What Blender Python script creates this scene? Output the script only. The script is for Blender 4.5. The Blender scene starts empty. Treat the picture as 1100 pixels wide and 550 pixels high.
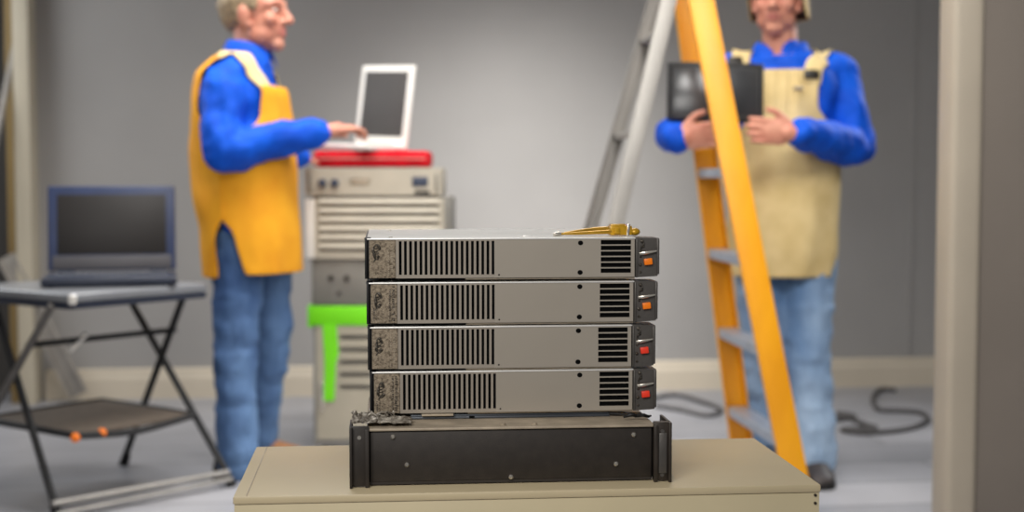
import bpy, bmesh, math, random
from mathutils import Vector, Matrix, noise
from mathutils.bvhtree import BVHTree

random.seed(7)
C = bpy.context.scene.collection
PI = math.pi
V = Vector

# ------------------------------------------------------------------ camera
FPX, IW, IH = 1500.0, 1100.0, 550.0
CAMZ = 1.10
YAW = math.radians(5.3)
PITCH = math.atan(85.0 / FPX)
CAM = V((0, 0, CAMZ))
FWD = V((math.sin(YAW) * math.cos(PITCH), math.cos(YAW) * math.cos(PITCH), -math.sin(PITCH)))
RGT = V((math.cos(YAW), -math.sin(YAW), 0))
UPV = RGT.cross(FWD)
cd = bpy.data.cameras.new('camera')
cam = bpy.data.objects.new('camera', cd)
C.objects.link(cam)
cam.matrix_world = Matrix.Translation(CAM) @ Matrix((RGT, UPV, -FWD)).transposed().to_4x4()
cd.sensor_width = 36.0
cd.lens = 36.0 * FPX / IW
cd.clip_start = 0.02
cd.dof.use_dof = True
cd.dof.focus_distance = 2.10
cd.dof.aperture_fstop = 2.9
bpy.context.scene.camera = cam


def ray(px, py):
    return FWD + RGT * ((px - IW / 2) / FPX) + UPV * ((IH / 2 - py) / FPX)


def W(px, py, d):            # point of the place seen at a pixel, d metres away along the view
    return CAM + ray(px, py) * d


def FP(px, py, Y):           # on a plane facing the table front
    r = ray(px, py)
    return CAM + r * (Y / r.y)


def FZ(px, py, z):           # on a level plane
    r = ray(px, py)
    return CAM + r * ((z - CAMZ) / r.z)


def GF(px, d):               # floor point under an image column at depth d
    p = CAM + V((math.sin(YAW), math.cos(YAW), 0)) * d + RGT * ((px - IW / 2) / FPX * d)
    return V((p.x, p.y, 0))


# ------------------------------------------------------------------ materials
def s2l(c):
    return tuple((x / 255 / 12.92) if x / 255 <= 0.04045 else ((x / 255 + 0.055) / 1.055) ** 2.4 for x in c)


MATS = {}


def mat(name, rgb, rough=0.5, metal=0.0, var=0.08, scale=12.0, bump=0.0, bscale=60.0, stretch=(1, 1, 1), spec=0.5,
        dark=None, lo=0.35, hi=0.7, sheen=0.0):
    if name in MATS:
        return MATS[name]
    m = bpy.data.materials.new(name)
    m.use_nodes = True
    nt = m.node_tree
    b = nt.nodes['Principled BSDF']
    b.inputs['Roughness'].default_value = rough
    b.inputs['Metallic'].default_value = metal
    b.inputs['Specular IOR Level'].default_value = spec
    if sheen:
        b.inputs['Sheen Weight'].default_value = sheen
    lin = s2l(rgb)
    tc = nt.nodes.new('ShaderNodeTexCoord')
    mp = nt.nodes.new('ShaderNodeMapping')
    mp.inputs['Scale'].default_value = stretch
    nt.links.new(tc.outputs['Object'], mp.inputs['Vector'])
    n = nt.nodes.new('ShaderNodeTexNoise')
    n.inputs['Scale'].default_value = scale
    n.inputs['Detail'].default_value = 5
    nt.links.new(mp.outputs['Vector'], n.inputs['Vector'])
    r = nt.nodes.new('ShaderNodeValToRGB')
    a = dark and s2l(dark) or tuple(x * (1 - var) for x in lin)
    c = lin if dark else tuple(min(1, x * (1 + var)) for x in lin)
    r.color_ramp.elements[0].position = lo
    r.color_ramp.elements[1].position = hi
    r.color_ramp.elements[0].color = (*a, 1)
    r.color_ramp.elements[1].color = (*c, 1)
    nt.links.new(n.outputs['Fac'], r.inputs['Fac'])
    nt.links.new(r.outputs['Color'], b.inputs['Base Color'])
    if bump:
        n2 = nt.nodes.new('ShaderNodeTexNoise')
        n2.inputs['Scale'].default_value = bscale
        n2.inputs['Detail'].default_value = 4
        nt.links.new(mp.outputs['Vector'], n2.inputs['Vector'])
        bp = nt.nodes.new('ShaderNodeBump')
        bp.inputs['Strength'].default_value = bump
        bp.inputs['Distance'].default_value = 0.004
        nt.links.new(n2.outputs['Fac'], bp.inputs['Height'])
        nt.links.new(bp.outputs['Normal'], b.inputs['Normal'])
    MATS[name] = m
    return m


M_face = mat('warm_grey_steel', (166, 156, 143), 0.42, 0.35, 0.07, 9, 0.05, 500)
M_face2 = mat('warm_grey_cover_steel', (172, 163, 150), 0.4, 0.35, 0.05, 5, 0.04, 600)
M_badge = mat('dusty_etched_steel', (176, 160, 138), 0.6, 0.3, scale=300, bump=0.8, bscale=600, dark=(104, 92, 76), lo=0.3, hi=0.6)
M_emblem = mat('tarnished_pewter', (88, 82, 74), 0.3, 0.7, 0.45, 300, 0.5, 400)
M_lid = mat('pale_satin_steel', (232, 230, 225), 0.34, 0.25, 0.05, 14)
M_black = mat('matt_black_steel', (22, 21, 21), 0.55, 0.2, 0.2, 20)
M_hole = mat('black_void', (8, 8, 8), 0.9, 0, 0.1, 20, spec=0.1)
M_dgrey = mat('dark_grey_steel', (92, 88, 84), 0.42, 0.4, 0.15, 25, 0.1, 200)
M_orange = mat('orange_plastic', (255, 128, 22), 0.35, 0, 0.08, 30)
M_red = mat('red_plastic', (238, 62, 40), 0.35, 0, 0.08, 30)
M_silver = mat('bright_nickel', (215, 208, 196), 0.25, 0.8, 0.08, 30)
M_gun = mat('dark_bronze_plate', (47, 41, 36), 0.55, 0.15, 0.14, 60, 0.12, 900)
M_ear = mat('dark_brown_steel', (62, 55, 49), 0.4, 0.35, 0.2, 30, 0.1, 200)
M_taupe = mat('taupe_dusty_steel', (172, 158, 138), 0.55, 0.2, 0.2, 22, 0.15, 150)
M_slate = mat('slate_blue_rail', (74, 78, 84), 0.4, 0.4, 0.15, 15)
M_cream = mat('cream_painted_steel', (196, 180, 146), 0.45, 0.0, 0.04, 5, 0.03, 500)
M_creamf = mat('cream_painted_front', (200, 186, 152), 0.45, 0.0, 0.04, 5, 0.03, 500)
M_brass = mat('brass', (205, 158, 52), 0.3, 0.75, 0.15, 40)
M_brassd = mat('mustard_lacquer', (196, 150, 32), 0.3, 0.2, 0.2, 60)
M_foil = mat('grimy_crumpled_metal', (206, 198, 184), 0.4, 0.3, scale=120, bump=0.6, bscale=180, dark=(84, 74, 64))
M_wall = mat('grey_wall_paint', (166, 163, 160), 0.75, 0, 0.03, 2.5, spec=0.25)
M_base = mat('cream_baseboard_paint', (214, 202, 182), 0.5, 0, 0.04, 4)
M_trim = mat('cream_trim_paint', (204, 194, 172), 0.55, 0, 0.05, 3)
M_jamb = mat('greige_jamb_paint', (172, 161, 144), 0.6, 0, 0.05, 3)
M_rwall = mat('taupe_partition_paint', (122, 113, 104), 0.75, 0, 0.05, 2.5)
M_ochre = mat('ochre_trim_paint', (150, 125, 78), 0.6, 0, 0.08, 4)
M_recess = mat('dark_grey_recess_shade', (84, 80, 76), 0.6, 0, 0.08, 4)  # dark tone in place of the shade inside the left recess
M_yellow = mat('yellow_fibreglass', (255, 176, 16), 0.4, 0, scale=9, dark=(238, 158, 10), stretch=(1, 1, .3))
M_alu = mat('brushed_aluminium', (150, 146, 140), 0.5, 0.3, 0.08, 30, stretch=(1, 1, .2))
M_bluegrey = mat('blue_grey_tread_aluminium', (170, 178, 192), 0.4, 0.5, 0.1, 30)
M_skin = mat('skin', (218, 156, 130), 0.55, 0, scale=18, dark=(200, 126, 104), lo=.3, hi=.7)
M_lip = mat('lip_skin', (186, 110, 100), 0.45, 0, 0.06, 20)
M_shirt = mat('royal_blue_cotton', (6, 92, 220), 0.7, 0, scale=14, dark=(4, 74, 192), bump=0.2, bscale=30, sheen=0.0, spec=0.25)
M_denim = mat('faded_shaded_denim', (112, 146, 188), 0.8, 0, scale=4, dark=(46, 76, 122), bump=0.25, bscale=35, stretch=(1, 1, .45), lo=.36, hi=.72)  # noise mixes real fading with painted highlights and dark folds
M_denim2 = mat('pale_washed_shaded_denim', (164, 188, 214), 0.8, 0, scale=4, dark=(92, 124, 164), bump=0.25, bscale=35, stretch=(1, 1, .45), lo=.34, hi=.66)  # washed tone, with highlights and fold shade painted into the noise
M_vest = mat('golden_yellow_canvas', (250, 176, 26), 0.8, 0, scale=6, dark=(236, 156, 12), bump=0.25, bscale=22)
M_strap = mat('cream_webbing', (232, 204, 144), 0.75, 0, 0.06, 40)
M_khaki = mat('khaki_canvas', (232, 208, 152), 0.8, 0, scale=8, dark=(208, 182, 124), bump=0.3, bscale=25)
M_hair = mat('sandy_grey_hair', (190, 168, 132), 0.6, 0, scale=90, dark=(122, 104, 82), stretch=(1, 1, .25), bump=0.5, bscale=140)
M_straw = mat('straw', (226, 196, 128), 0.7, 0, scale=120, dark=(188, 152, 88), bump=0.4, bscale=200)
M_lining = mat('dark_brown_lining', (64, 44, 32), 0.85, 0, 0.15, 40)
M_shoe = mat('dark_leather', (58, 50, 48), 0.5, 0, 0.2, 20)
M_tan = mat('tan_leather', (176, 122, 82), 0.55, 0, 0.15, 20)
M_sole = mat('black_rubber', (26, 25, 25), 0.8, 0, 0.1, 20)
M_eye = mat('eye_white', (228, 222, 214), 0.3, 0, 0.03, 20)
M_iris = mat('dark_iris', (54, 44, 38), 0.2, 0, 0.05, 20)
M_tablet = mat('black_leatherette', (42, 42, 43), 0.4, 0, 0.15, 20, 0.3, 60)
M_tscr = mat('glossy_charcoal_screen', (50, 51, 53), 0.22, 0, 0.25, 7, spec=0.7)
M_buckle = mat('black_buckle_plastic', (38, 33, 26), 0.4, 0, 0.1, 20)
M_navy = mat('navy_plastic', (50, 62, 96), 0.4, 0, 0.08, 20)
M_navyd = mat('dark_navy_plastic', (40, 46, 62), 0.4, 0, 0.08, 20)
M_screen = mat('dark_lcd', (36, 32, 30), 0.5, 0, 0.06, 5)
M_screen2 = mat('charcoal_lcd', (70, 67, 65), 0.6, 0, 0.06, 5)
M_band = mat('grey_plastic_band', (84, 82, 86), 0.5, 0, 0.06, 10)
M_keys = mat('keycap_grey', (70, 74, 84), 0.5, 0, 0.1, 40)
M_keysw = mat('pale_keycap', (168, 166, 164), 0.5, 0, 0.1, 40)
M_white = mat('white_plastic', (238, 234, 226), 0.35, 0, 0.03, 10)
M_tubeb = mat('black_tube_paint', (20, 19, 20), 0.5, 0.0, 0.15, 20)
M_tubeg = mat('grey_tube_paint', (168, 164, 158), 0.4, 0.3, 0.12, 20)
M_tubem = mat('worn_grey_tube_paint', (98, 94, 90), 0.45, 0.1, 0.15, 20)
M_tabletop = mat('grey_table_laminate', (138, 140, 144), 0.3, 0.2, 0.1, 6)
M_shelf = mat('brown_shelf_mesh', (104, 92, 80), 0.7, 0, 0.15, 30)
M_cushion = mat('red_nylon', (226, 10, 34), 0.75, 0, scale=8, dark=(186, 6, 26), bump=0.3, bscale=30, spec=.2)
M_unit = mat('greige_equipment_paint', (176, 167, 148), 0.5, 0.05, 0.06, 8)
M_unit2 = mat('light_grey_equipment_paint', (182, 174, 157), 0.5, 0.05, 0.06, 8)
M_unitd = mat('mid_grey_equipment_paint', (126, 122, 114), 0.55, 0.05, 0.08, 8)
M_unitb = mat('cool_grey_cabinet_paint', (150, 147, 140), 0.55, 0.05, 0.06, 8)
M_bluek = mat('blue_black_knob', (58, 66, 84), 0.4, 0, 0.1, 20)
M_green = mat('fluorescent_green_tape', (120, 226, 8), 0.5, 0, 0.06, 10)
M_cable = mat('dark_grey_rubber_cable', (84, 81, 80), 0.6, 0, 0.1, 20)
M_beam = mat('weathered_aluminium', (170, 164, 156), 0.5, 0.3, 0.12, 10)


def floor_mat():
    m = bpy.data.materials.new('grey_shadow_banded_floor')  # tone rows painted to stand in for striped shadows on a smooth floor
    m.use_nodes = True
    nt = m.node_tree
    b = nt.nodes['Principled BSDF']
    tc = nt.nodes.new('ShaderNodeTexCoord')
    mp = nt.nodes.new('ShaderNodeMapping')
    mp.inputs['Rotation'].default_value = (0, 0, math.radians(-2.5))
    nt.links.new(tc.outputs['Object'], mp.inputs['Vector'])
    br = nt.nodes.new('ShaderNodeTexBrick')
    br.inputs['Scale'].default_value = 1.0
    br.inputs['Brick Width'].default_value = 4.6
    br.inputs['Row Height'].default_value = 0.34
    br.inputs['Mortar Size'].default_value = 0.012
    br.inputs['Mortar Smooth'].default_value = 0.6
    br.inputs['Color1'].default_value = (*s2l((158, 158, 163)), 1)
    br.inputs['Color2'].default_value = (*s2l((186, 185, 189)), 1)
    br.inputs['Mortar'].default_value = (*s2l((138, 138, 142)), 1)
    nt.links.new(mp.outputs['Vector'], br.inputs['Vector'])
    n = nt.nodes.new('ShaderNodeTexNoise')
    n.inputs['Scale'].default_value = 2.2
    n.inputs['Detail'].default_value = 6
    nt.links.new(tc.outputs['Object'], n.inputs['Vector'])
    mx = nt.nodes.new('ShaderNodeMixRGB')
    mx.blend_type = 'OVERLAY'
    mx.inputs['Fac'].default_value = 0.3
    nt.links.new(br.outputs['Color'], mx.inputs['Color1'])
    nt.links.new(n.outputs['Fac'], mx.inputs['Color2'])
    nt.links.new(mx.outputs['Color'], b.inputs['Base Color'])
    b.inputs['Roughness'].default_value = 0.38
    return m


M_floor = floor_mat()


# ------------------------------------------------------------------ mesh building
def rotm(ax, ay, az):
    return Matrix.Rotation(az, 4, 'Z') @ Matrix.Rotation(ay, 4, 'Y') @ Matrix.Rotation(ax, 4, 'X')


def catmull(pts, k):
    if len(pts) < 3 or k < 2:
        return list(pts)
    out = []
    n = len(pts)
    for i in range(n - 1):
        p0, p1, p2, p3 = pts[max(0, i - 1)], pts[i], pts[i + 1], pts[min(n - 1, i + 2)]
        for j in range(k):
            t = j / k
            out.append(tuple(0.5 * (2 * b + (c - a) * t + (2 * a - 5 * b + 4 * c - d) * t * t + (3 * b - a - 3 * c + d) * t ** 3)
                             for a, b, c, d in zip(p0, p1, p2, p3)))
    out.append(tuple(pts[-1]))
    return out


class MB:
    def __init__(self):
        self.bm = bmesh.new()

    def box(self, c, s, R=None, bevel=0.0, seg=2):
        m = Matrix.Translation(V(c)) @ (R.to_4x4() if R else Matrix()) @ Matrix.Diagonal((s[0], s[1], s[2], 1))
        r = bmesh.ops.create_cube(self.bm, size=1.0, matrix=m)
        if bevel:
            es = list({e for v in r['verts'] for e in v.link_edges})
            bmesh.ops.bevel(self.bm, geom=es, offset=bevel, segments=seg, affect='EDGES', profile=0.5)
        return self

    def box2(self, a, b, bevel=0.0, seg=2):
        a, b = V(a), V(b)
        return self.box((a + b) / 2, [abs(x) for x in (b - a)], None, bevel, seg)

    def ell(self, c, r, R=None, seg=20):
        m = Matrix.Translation(V(c)) @ (R.to_4x4() if R else Matrix()) @ Matrix.Diagonal((r[0], r[1], r[2], 1))
        bmesh.ops.create_uvsphere(self.bm, u_segments=seg, v_segments=max(8, seg // 2), radius=1.0, matrix=m)
        return self

    def loft(self, rings, cap=True, closed=True):
        vr = [[self.bm.verts.new(p) for p in ring] for ring in rings]
        n = len(vr[0])
        for a, b in zip(vr, vr[1:]):
            for i in range(n if closed else n - 1):
                j = (i + 1) % n
                self.bm.faces.new((a[i], a[j], b[j], b[i]))
        if cap and closed:
            self.bm.faces.new(list(reversed(vr[0])))
            self.bm.faces.new(vr[-1])
        return self

    def tube(self, pts, radii, seg=12, k=1, flat=None, up=None):
        """round tube through points; radii one number or one per point; flat = (a, b) scales the section."""
        pts = [V(p) for p in pts]
        if not hasattr(radii, '__len__'):
            radii = [radii] * len(pts)
        if k > 1:
            q = catmull([(*p, r) for p, r in zip(pts, radii)], k)
            pts = [V(x[:3]) for x in q]
            radii = [max(0.0004, x[3]) for x in q]
        rings = []
        ref = V(up) if up else None
        for i, p in enumerate(pts):
            t = (pts[min(i + 1, len(pts) - 1)] - pts[max(i - 1, 0)]).normalized()
            if ref is None:
                ref = V((0, 0, 1)) if abs(t.z) < 0.9 else V((1, 0, 0))
            a = (ref - t * ref.dot(t)).normalized()
            if not up:
                ref = a
            b = t.cross(a)
            fa, fb = flat or (1, 1)
            rings.append([p + a * math.cos(2 * PI * j / seg) * radii[i] * fa + b * math.sin(2 * PI * j / seg) * radii[i] * fb
                          for j in range(seg)])
        return self.loft(rings)

    def limb(self, pts, radii, k=5, seg=14, flat=None, up=None):   # a tube with round ends, for bodies and cloth
        self.tube(pts, radii, seg, k, flat, up)
        for p, r in zip(pts, radii):
            self.ell(p, (r, r, r), seg=14)
        return self

    def bar(self, p0, p1, w, h, up=(0, 0, 1), bevel=0.0):         # rectangular bar; h along up
        p0, p1 = V(p0), V(p1)
        t = (p1 - p0)
        L = t.length
        t.normalize()
        u = V(up)
        u = (u - t * u.dot(t)).normalized()
        s = t.cross(u)
        R = Matrix((s, t, u)).transposed()
        return self.box((p0 + p1) / 2, (w, L, h), R, bevel)

    def plate(self, x0, x1, z0, z1, y0, y1, holes):               # a plate in x,z with rectangular cut-outs, front at y0
        xs = sorted({x0, x1, *[h[0] for h in holes], *[h[1] for h in holes]})
        zs = sorted({z0, z1, *[h[2] for h in holes], *[h[3] for h in holes]})
        inh = lambda x, z: any(h[0] < x < h[1] and h[2] < z < h[3] for h in holes)
        nx, nz = len(xs) - 1, len(zs) - 1
        fill = [[not inh((xs[i] + xs[i + 1]) / 2, (zs[j] + zs[j + 1]) / 2) for j in range(nz)] for i in range(nx)]
        vs = {}

        def v(i, j, s):
            if (i, j, s) not in vs:
                vs[(i, j, s)] = self.bm.verts.new((xs[i], y1 if s else y0, zs[j]))
            return vs[(i, j, s)]
        for i in range(nx):
            for j in range(nz):
                if not fill[i][j]:
                    continue
                self.bm.faces.new((v(i, j, 0), v(i + 1, j, 0), v(i + 1, j + 1, 0), v(i, j + 1, 0)))
                self.bm.faces.new((v(i, j, 1), v(i, j + 1, 1), v(i + 1, j + 1, 1), v(i + 1, j, 1)))
                for di, dj, a, b in ((-1, 0, (i, j), (i, j + 1)), (1, 0, (i + 1, j + 1), (i + 1, j)),
                                     (0, -1, (i + 1, j), (i, j)), (0, 1, (i, j + 1), (i + 1, j + 1))):
                    ii, jj = i + di, j + dj
                    if not (0 <= ii < nx and 0 <= jj < nz and fill[ii][jj]):
                        self.bm.faces.new((v(*a, 0), v(*b, 0), v(*b, 1), v(*a, 1)))
        return self

    def build(self, name, m, parent=None, smooth=True, angle=35, loc=None, rotz=0):
        bmesh.ops.recalc_face_normals(self.bm, faces=self.bm.faces)
        me = bpy.data.meshes.new(name)
        self.bm.to_mesh(me)
        self.bm.free()
        return link(name, me, m, parent, smooth, angle, loc, rotz)


def link(name, me, m, parent=None, smooth=True, angle=35, loc=None, rotz=0):
    for x in (m if isinstance(m, (list, tuple)) else [m]):
        me.materials.append(x)
    if smooth:
        me.polygons.foreach_set('use_smooth', [True] * len(me.polygons))
        try:
            me.set_sharp_from_angle(angle=math.radians(angle))
        except Exception:
            pass
    o = bpy.data.objects.new(name, me)
    C.objects.link(o)
    if parent:
        o.parent = parent
    if loc is not None:
        o.location = loc
        o.rotation_euler = (0, 0, rotz)
    return o


def tag(o, label, cat, group=None):
    o['label'] = label
    o['category'] = cat
    if group:
        o['group'] = group
    return o


def empty(name, label, cat, loc, rotz=0.0, group=None):
    o = bpy.data.objects.new(name, None)
    o.empty_display_size = 0.1
    C.objects.link(o)
    o.location = loc
    o.rotation_euler = (0, 0, rotz)
    return tag(o, label, cat, group)


def struct(o):
    o['kind'] = 'structure'
    return o


def plabel(o, s):
    o['label'] = s
    return o


def evaluated(bm, mods):
    """run a chain of modifiers over a bmesh and return the resulting mesh"""
    me = bpy.data.meshes.new('work')
    bmesh.ops.recalc_face_normals(bm, faces=bm.faces)
    bm.to_mesh(me)
    bm.free()
    o = bpy.data.objects.new('work', me)
    C.objects.link(o)
    for typ, kw in mods:
        md = o.modifiers.new(typ, typ)
        for k, x in kw.items():
            setattr(md, k, x)
    dg = bpy.context.evaluated_depsgraph_get()
    out = bpy.data.meshes.new_from_object(o.evaluated_get(dg))
    bpy.data.objects.remove(o)
    bpy.data.meshes.remove(me)
    return out


def fuse(mb, voxel=0.006, smooth=6, ratio=0.35):
    return evaluated(mb.bm, [('REMESH', dict(mode='VOXEL', voxel_size=voxel)), ('SMOOTH', dict(factor=0.5, iterations=smooth)),
                             ('DECIMATE', dict(ratio=ratio))])


def wrinkle(me, amp, freq, stretch=(1, 1, 1), seed=0.0):
    me.update()
    ns = [v.normal.copy() for v in me.vertices]
    for v, n in zip(me.vertices, ns):
        p = V((v.co.x * stretch[0], v.co.y * stretch[1], v.co.z * stretch[2])) * freq + V((seed, seed * 1.7, 0))
        v.co += n * amp * (noise.noise(p) + 0.5 * noise.noise(p * 2.1))
    me.update()


# ------------------------------------------------------------------ the setting
def pdir(a, b):
    d = (b - a)
    d.z = 0
    return d.normalized()


bl, brr = GF(42, 6.85), GF(1022, 7.35)
wd = pdir(bl, brr)                       # along the back wall
wn = V((wd.y, -wd.x, 0))                 # towards the camera
wang = math.atan2(wd.y, wd.x)
wlen = (brr - bl).length


def wallpt(s, t, z):                     # s along the back wall from its left pier, t out of it
    return bl + wd * s + wn * t + V((0, 0, z))


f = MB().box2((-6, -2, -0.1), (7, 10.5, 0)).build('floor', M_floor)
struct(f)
RW = wd.to_3d()
WR = Matrix((wd, V((-wd.y, wd.x, 0)), V((0, 0, 1)))).transposed()
b = MB().box((0, 0, 0), (wlen + 2.0, 0.12, 2.9))
struct(b.build('wall_back', M_wall, loc=wallpt(wlen / 2 + 1.0, -0.06, 1.45), rotz=wang))
# shallow vertical panel joints on the right of the back wall
for nme, s in (('trim_1', wlen - 0.22), ('trim_2', wlen - 0.02)):
    struct(MB().box((0, 0, 0), (0.022, 0.006, 2.75), bevel=0.002).build(nme, M_wall, loc=wallpt(s, 0.003, 1.52), rotz=wang))
b = MB()
prof = [(0, 0), (0.03, 0), (0.03, 0.10), (0.022, 0.125), (0.022, 0.14), (0.008, 0.15), (0, 0.15)]
b.loft([[V((x, -y, z)) for y, z in prof] for x in (0.0, wlen + 1.9)])
struct(b.build('baseboard_back', M_base, smooth=False, loc=wallpt(0.02, 0.0, 0), rotz=wang))
# left pier with an ochre return, and the recess, its shade painted as a dark back panel
struct(MB().box2((-0.075, -0.16, 0), (0.0, 0.14, 2.9), 0.006).build('trim_3', M_trim, loc=wallpt(0, 0, 0), rotz=wang))
struct(MB().box2((-0.125, -0.10, 0), (-0.075, 0.14, 2.9), 0.004).build('trim_4', M_ochre, loc=wallpt(0, 0, 0), rotz=wang))
d1 = MB().plate(-1.45, -0.125, 0, 2.9, 0.30, 0.34, [(-1.0, -0.78, 1.2, 1.9)])
d1 = struct(d1.build('recess_back_1', M_recess, smooth=False, loc=wallpt(0, 0, 0), rotz=wang))
struct(MB().box2((-1.0, 0.31, 1.2), (-0.78, 0.33, 1.9)).build('window_1', M_screen, loc=wallpt(0, 0, 0), rotz=wang))
struct(MB().box2((-1.57, -9.2, 0), (-1.45, 0.34, 2.9)).build('wall_left', M_wall, loc=wallpt(0, 0, 0), rotz=wang))
# right partition with its pale end trim
pr = GF(1022, 4.15)
struct(MB().box2((0, 0, 0), (0.092, 0.16, 2.9), 0.02, 4).build('trim_5', M_jamb, loc=pr, rotz=-YAW))
struct(MB().box2((0.092, 0.03, 0), (1.6, 0.13, 2.9)).build('wall_right', M_rwall, loc=pr, rotz=-YAW))

# ------------------------------------------------------------------ cream cabinet under the equipment
YB, YS, YT = 2.03, 2.10, 1.985
p = FP(550, 520, YB)
ZT = p.z                                            # cabinet top
cl, cr = FP(250, 530, YT).x, FP(882, 524, YT).x
TD = 0.37
ccx = (cl + cr) / 2
cw = (cr - cl)
cab = empty('low_cabinet', 'cream painted metal cabinet carrying the stack of servers', 'cabinet', (ccx, YT, 0))
MB().box2((-cw / 2, 0, ZT - 0.012), (cw / 2, TD, ZT), 0.0025).build('top_panel', M_cream, cab)
MB().box2((-cw / 2 + 0.0015, 0.0025, ZT - 0.30), (cw / 2 - 0.0015, 0.02, ZT - 0.0125), 0.001).build('front_panel', M_creamf, cab)
MB().box2((-cw / 2 + 0.002, 0.02, 0.03), (cw / 2 - 0.002, TD - 0.004, ZT - 0.0125)).build('body', M_cream, cab)
MB().box2((-cw / 2 + 0.0015, 0.0025, 0.06), (cw / 2 - 0.0015, 0.02, ZT - 0.305), 0.001).build('drawer', M_creamf, cab)
MB().box2((-cw / 2 + 0.03, 0.03, 0.0), (cw / 2 - 0.03, TD - 0.03, 0.03)).build('plinth', M_black, cab)
MB().box2((-cw / 2 + 0.018, 0.004, ZT - 0.0005), (-cw / 2 + 0.0195, TD - 0.004, ZT + 0.0006)).build('seam', M_taupe, cab)
for z in (ZT - 0.016, ZT - 0.028):
    b = MB()
    b.tube([(cw / 2 - 0.008, 0.0028, z), (cw / 2 - 0.008, 0.0005, z)], 0.0022, 10)
    b.build('screw', M_ear, cab)

# ------------------------------------------------------------------ dark rack chassis
bx0, bx1 = FP(375.5, 490, YB).x, FP(720, 490, YB).x
bcx = (bx0 + bx1) / 2
bw = bx1 - bx0
BH = FP(550, 458.5, YB).z - ZT
ch = empty('rack_chassis', 'dark bronze rack chassis at the bottom of the stack on the cream cabinet', 'rack unit', (bcx, YB, ZT + .0005))


def bp(px, py):                                      # chassis front in its own coordinates
    q = FP(px, py, YB)
    return q.x - bcx, q.z - ZT


xl, xr = bp(397, 490)[0], bp(701, 490)[0]
BD = 0.315
MB().box2((xl - 0.004, 0.012, 0.003), (xr + 0.004, BD, BH - 0.004), 0.001).build('body', M_black, ch)
b = MB().box2((xl + 0.001, 0.003, 0.006), (xr - 0.001, 0.012, BH - 0.006), 0.001)
b.box2((xl + 0.001, 0.0045, 0.0015), (xr - 0.001, 0.012, 0.006))
fp = b.build('front_panel', M_gun, ch)
b = MB().box2((xl - 0.003, -0.001, BH - 0.004), (xr + 0.003, BD, BH), 0.0012)
for px in (541, 575):
    x = bp(px, 456)[0]
    b.tube([(x, 0.012, BH - 0.001), (x, 0.012, BH + 0.0035)], 0.004, 10)
plabel(b.build('top_cover', M_taupe, ch), 'dusty taupe top cover')
for i, (px, py) in enumerate(((422, 470), (437, 500), (549, 513), (662, 499), (681, 467.5))):
    x, z = bp(px, py)
    b = MB()
    b.tube([(x, 0.004, z), (x, 0.0005, z), (x, -0.0012, z)], [0.0036, 0.0034, 0.0018], 14)
    s = b.build('screw', M_silver, fp)
for sd in (-1, 1):
    xo, xi = (-bw / 2, xl - 0.0005) if sd < 0 else (bw / 2, xr + 0.0005)
    a, c = min(xo, xi), max(xo, xi)
    b = MB().box2((a, -0.004, 0.001), (c, 0.004, BH + 0.004), 0.0012)
    fl = 0.006
    if sd < 0:
        b.box2((a, -0.012, 0.0), (a + 0.004, 0.06, BH + 0.004), 0.001).box2((c - 0.006, -0.009, 0.0), (c, 0.0, BH), 0.001)
    else:
        b.box2((c - 0.0045, -0.012, 0.0), (c, 0.06, BH + 0.004), 0.001).box2((a, -0.009, 0.0), (a + 0.006, 0.0, BH), 0.001)
    ear = b.build('rack_ear', M_ear if sd > 0 else M_gun, ch)
    xm = (a + c) / 2
    for z in ((BH - 0.012,) if sd < 0 else (BH - 0.010, 0.010)):
        MB().tube([(xm, -0.003, z), (xm, -0.0055, z)], 0.0030, 12).build('screw', M_silver if sd < 0 else M_dgrey, ear)
    if sd > 0:
        MB().box2((a + 0.0075, -0.0075, 0.012), (c - 0.006, -0.0035, BH - 0.012), 0.002).build('pull_plate', M_dgrey, ear)

# ------------------------------------------------------------------ servers
rows = [(255.6, 299.6, 392.0, 707.5), (302.6, 347.8, 393.6, 706.0), (350.0, 396.4, 394.6, 703.8), (397.8, 443.6, 396.6, 705.2)]
zs = [(FP(550, a, YS).z, FP(550, c, YS).z) for a, c, _, _ in rows]
# spacer tray between chassis and lowest server
tz0, tz1 = ZT + BH + .0007, zs[3][1]
REF = rows[0]
SD = 0.365


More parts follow.
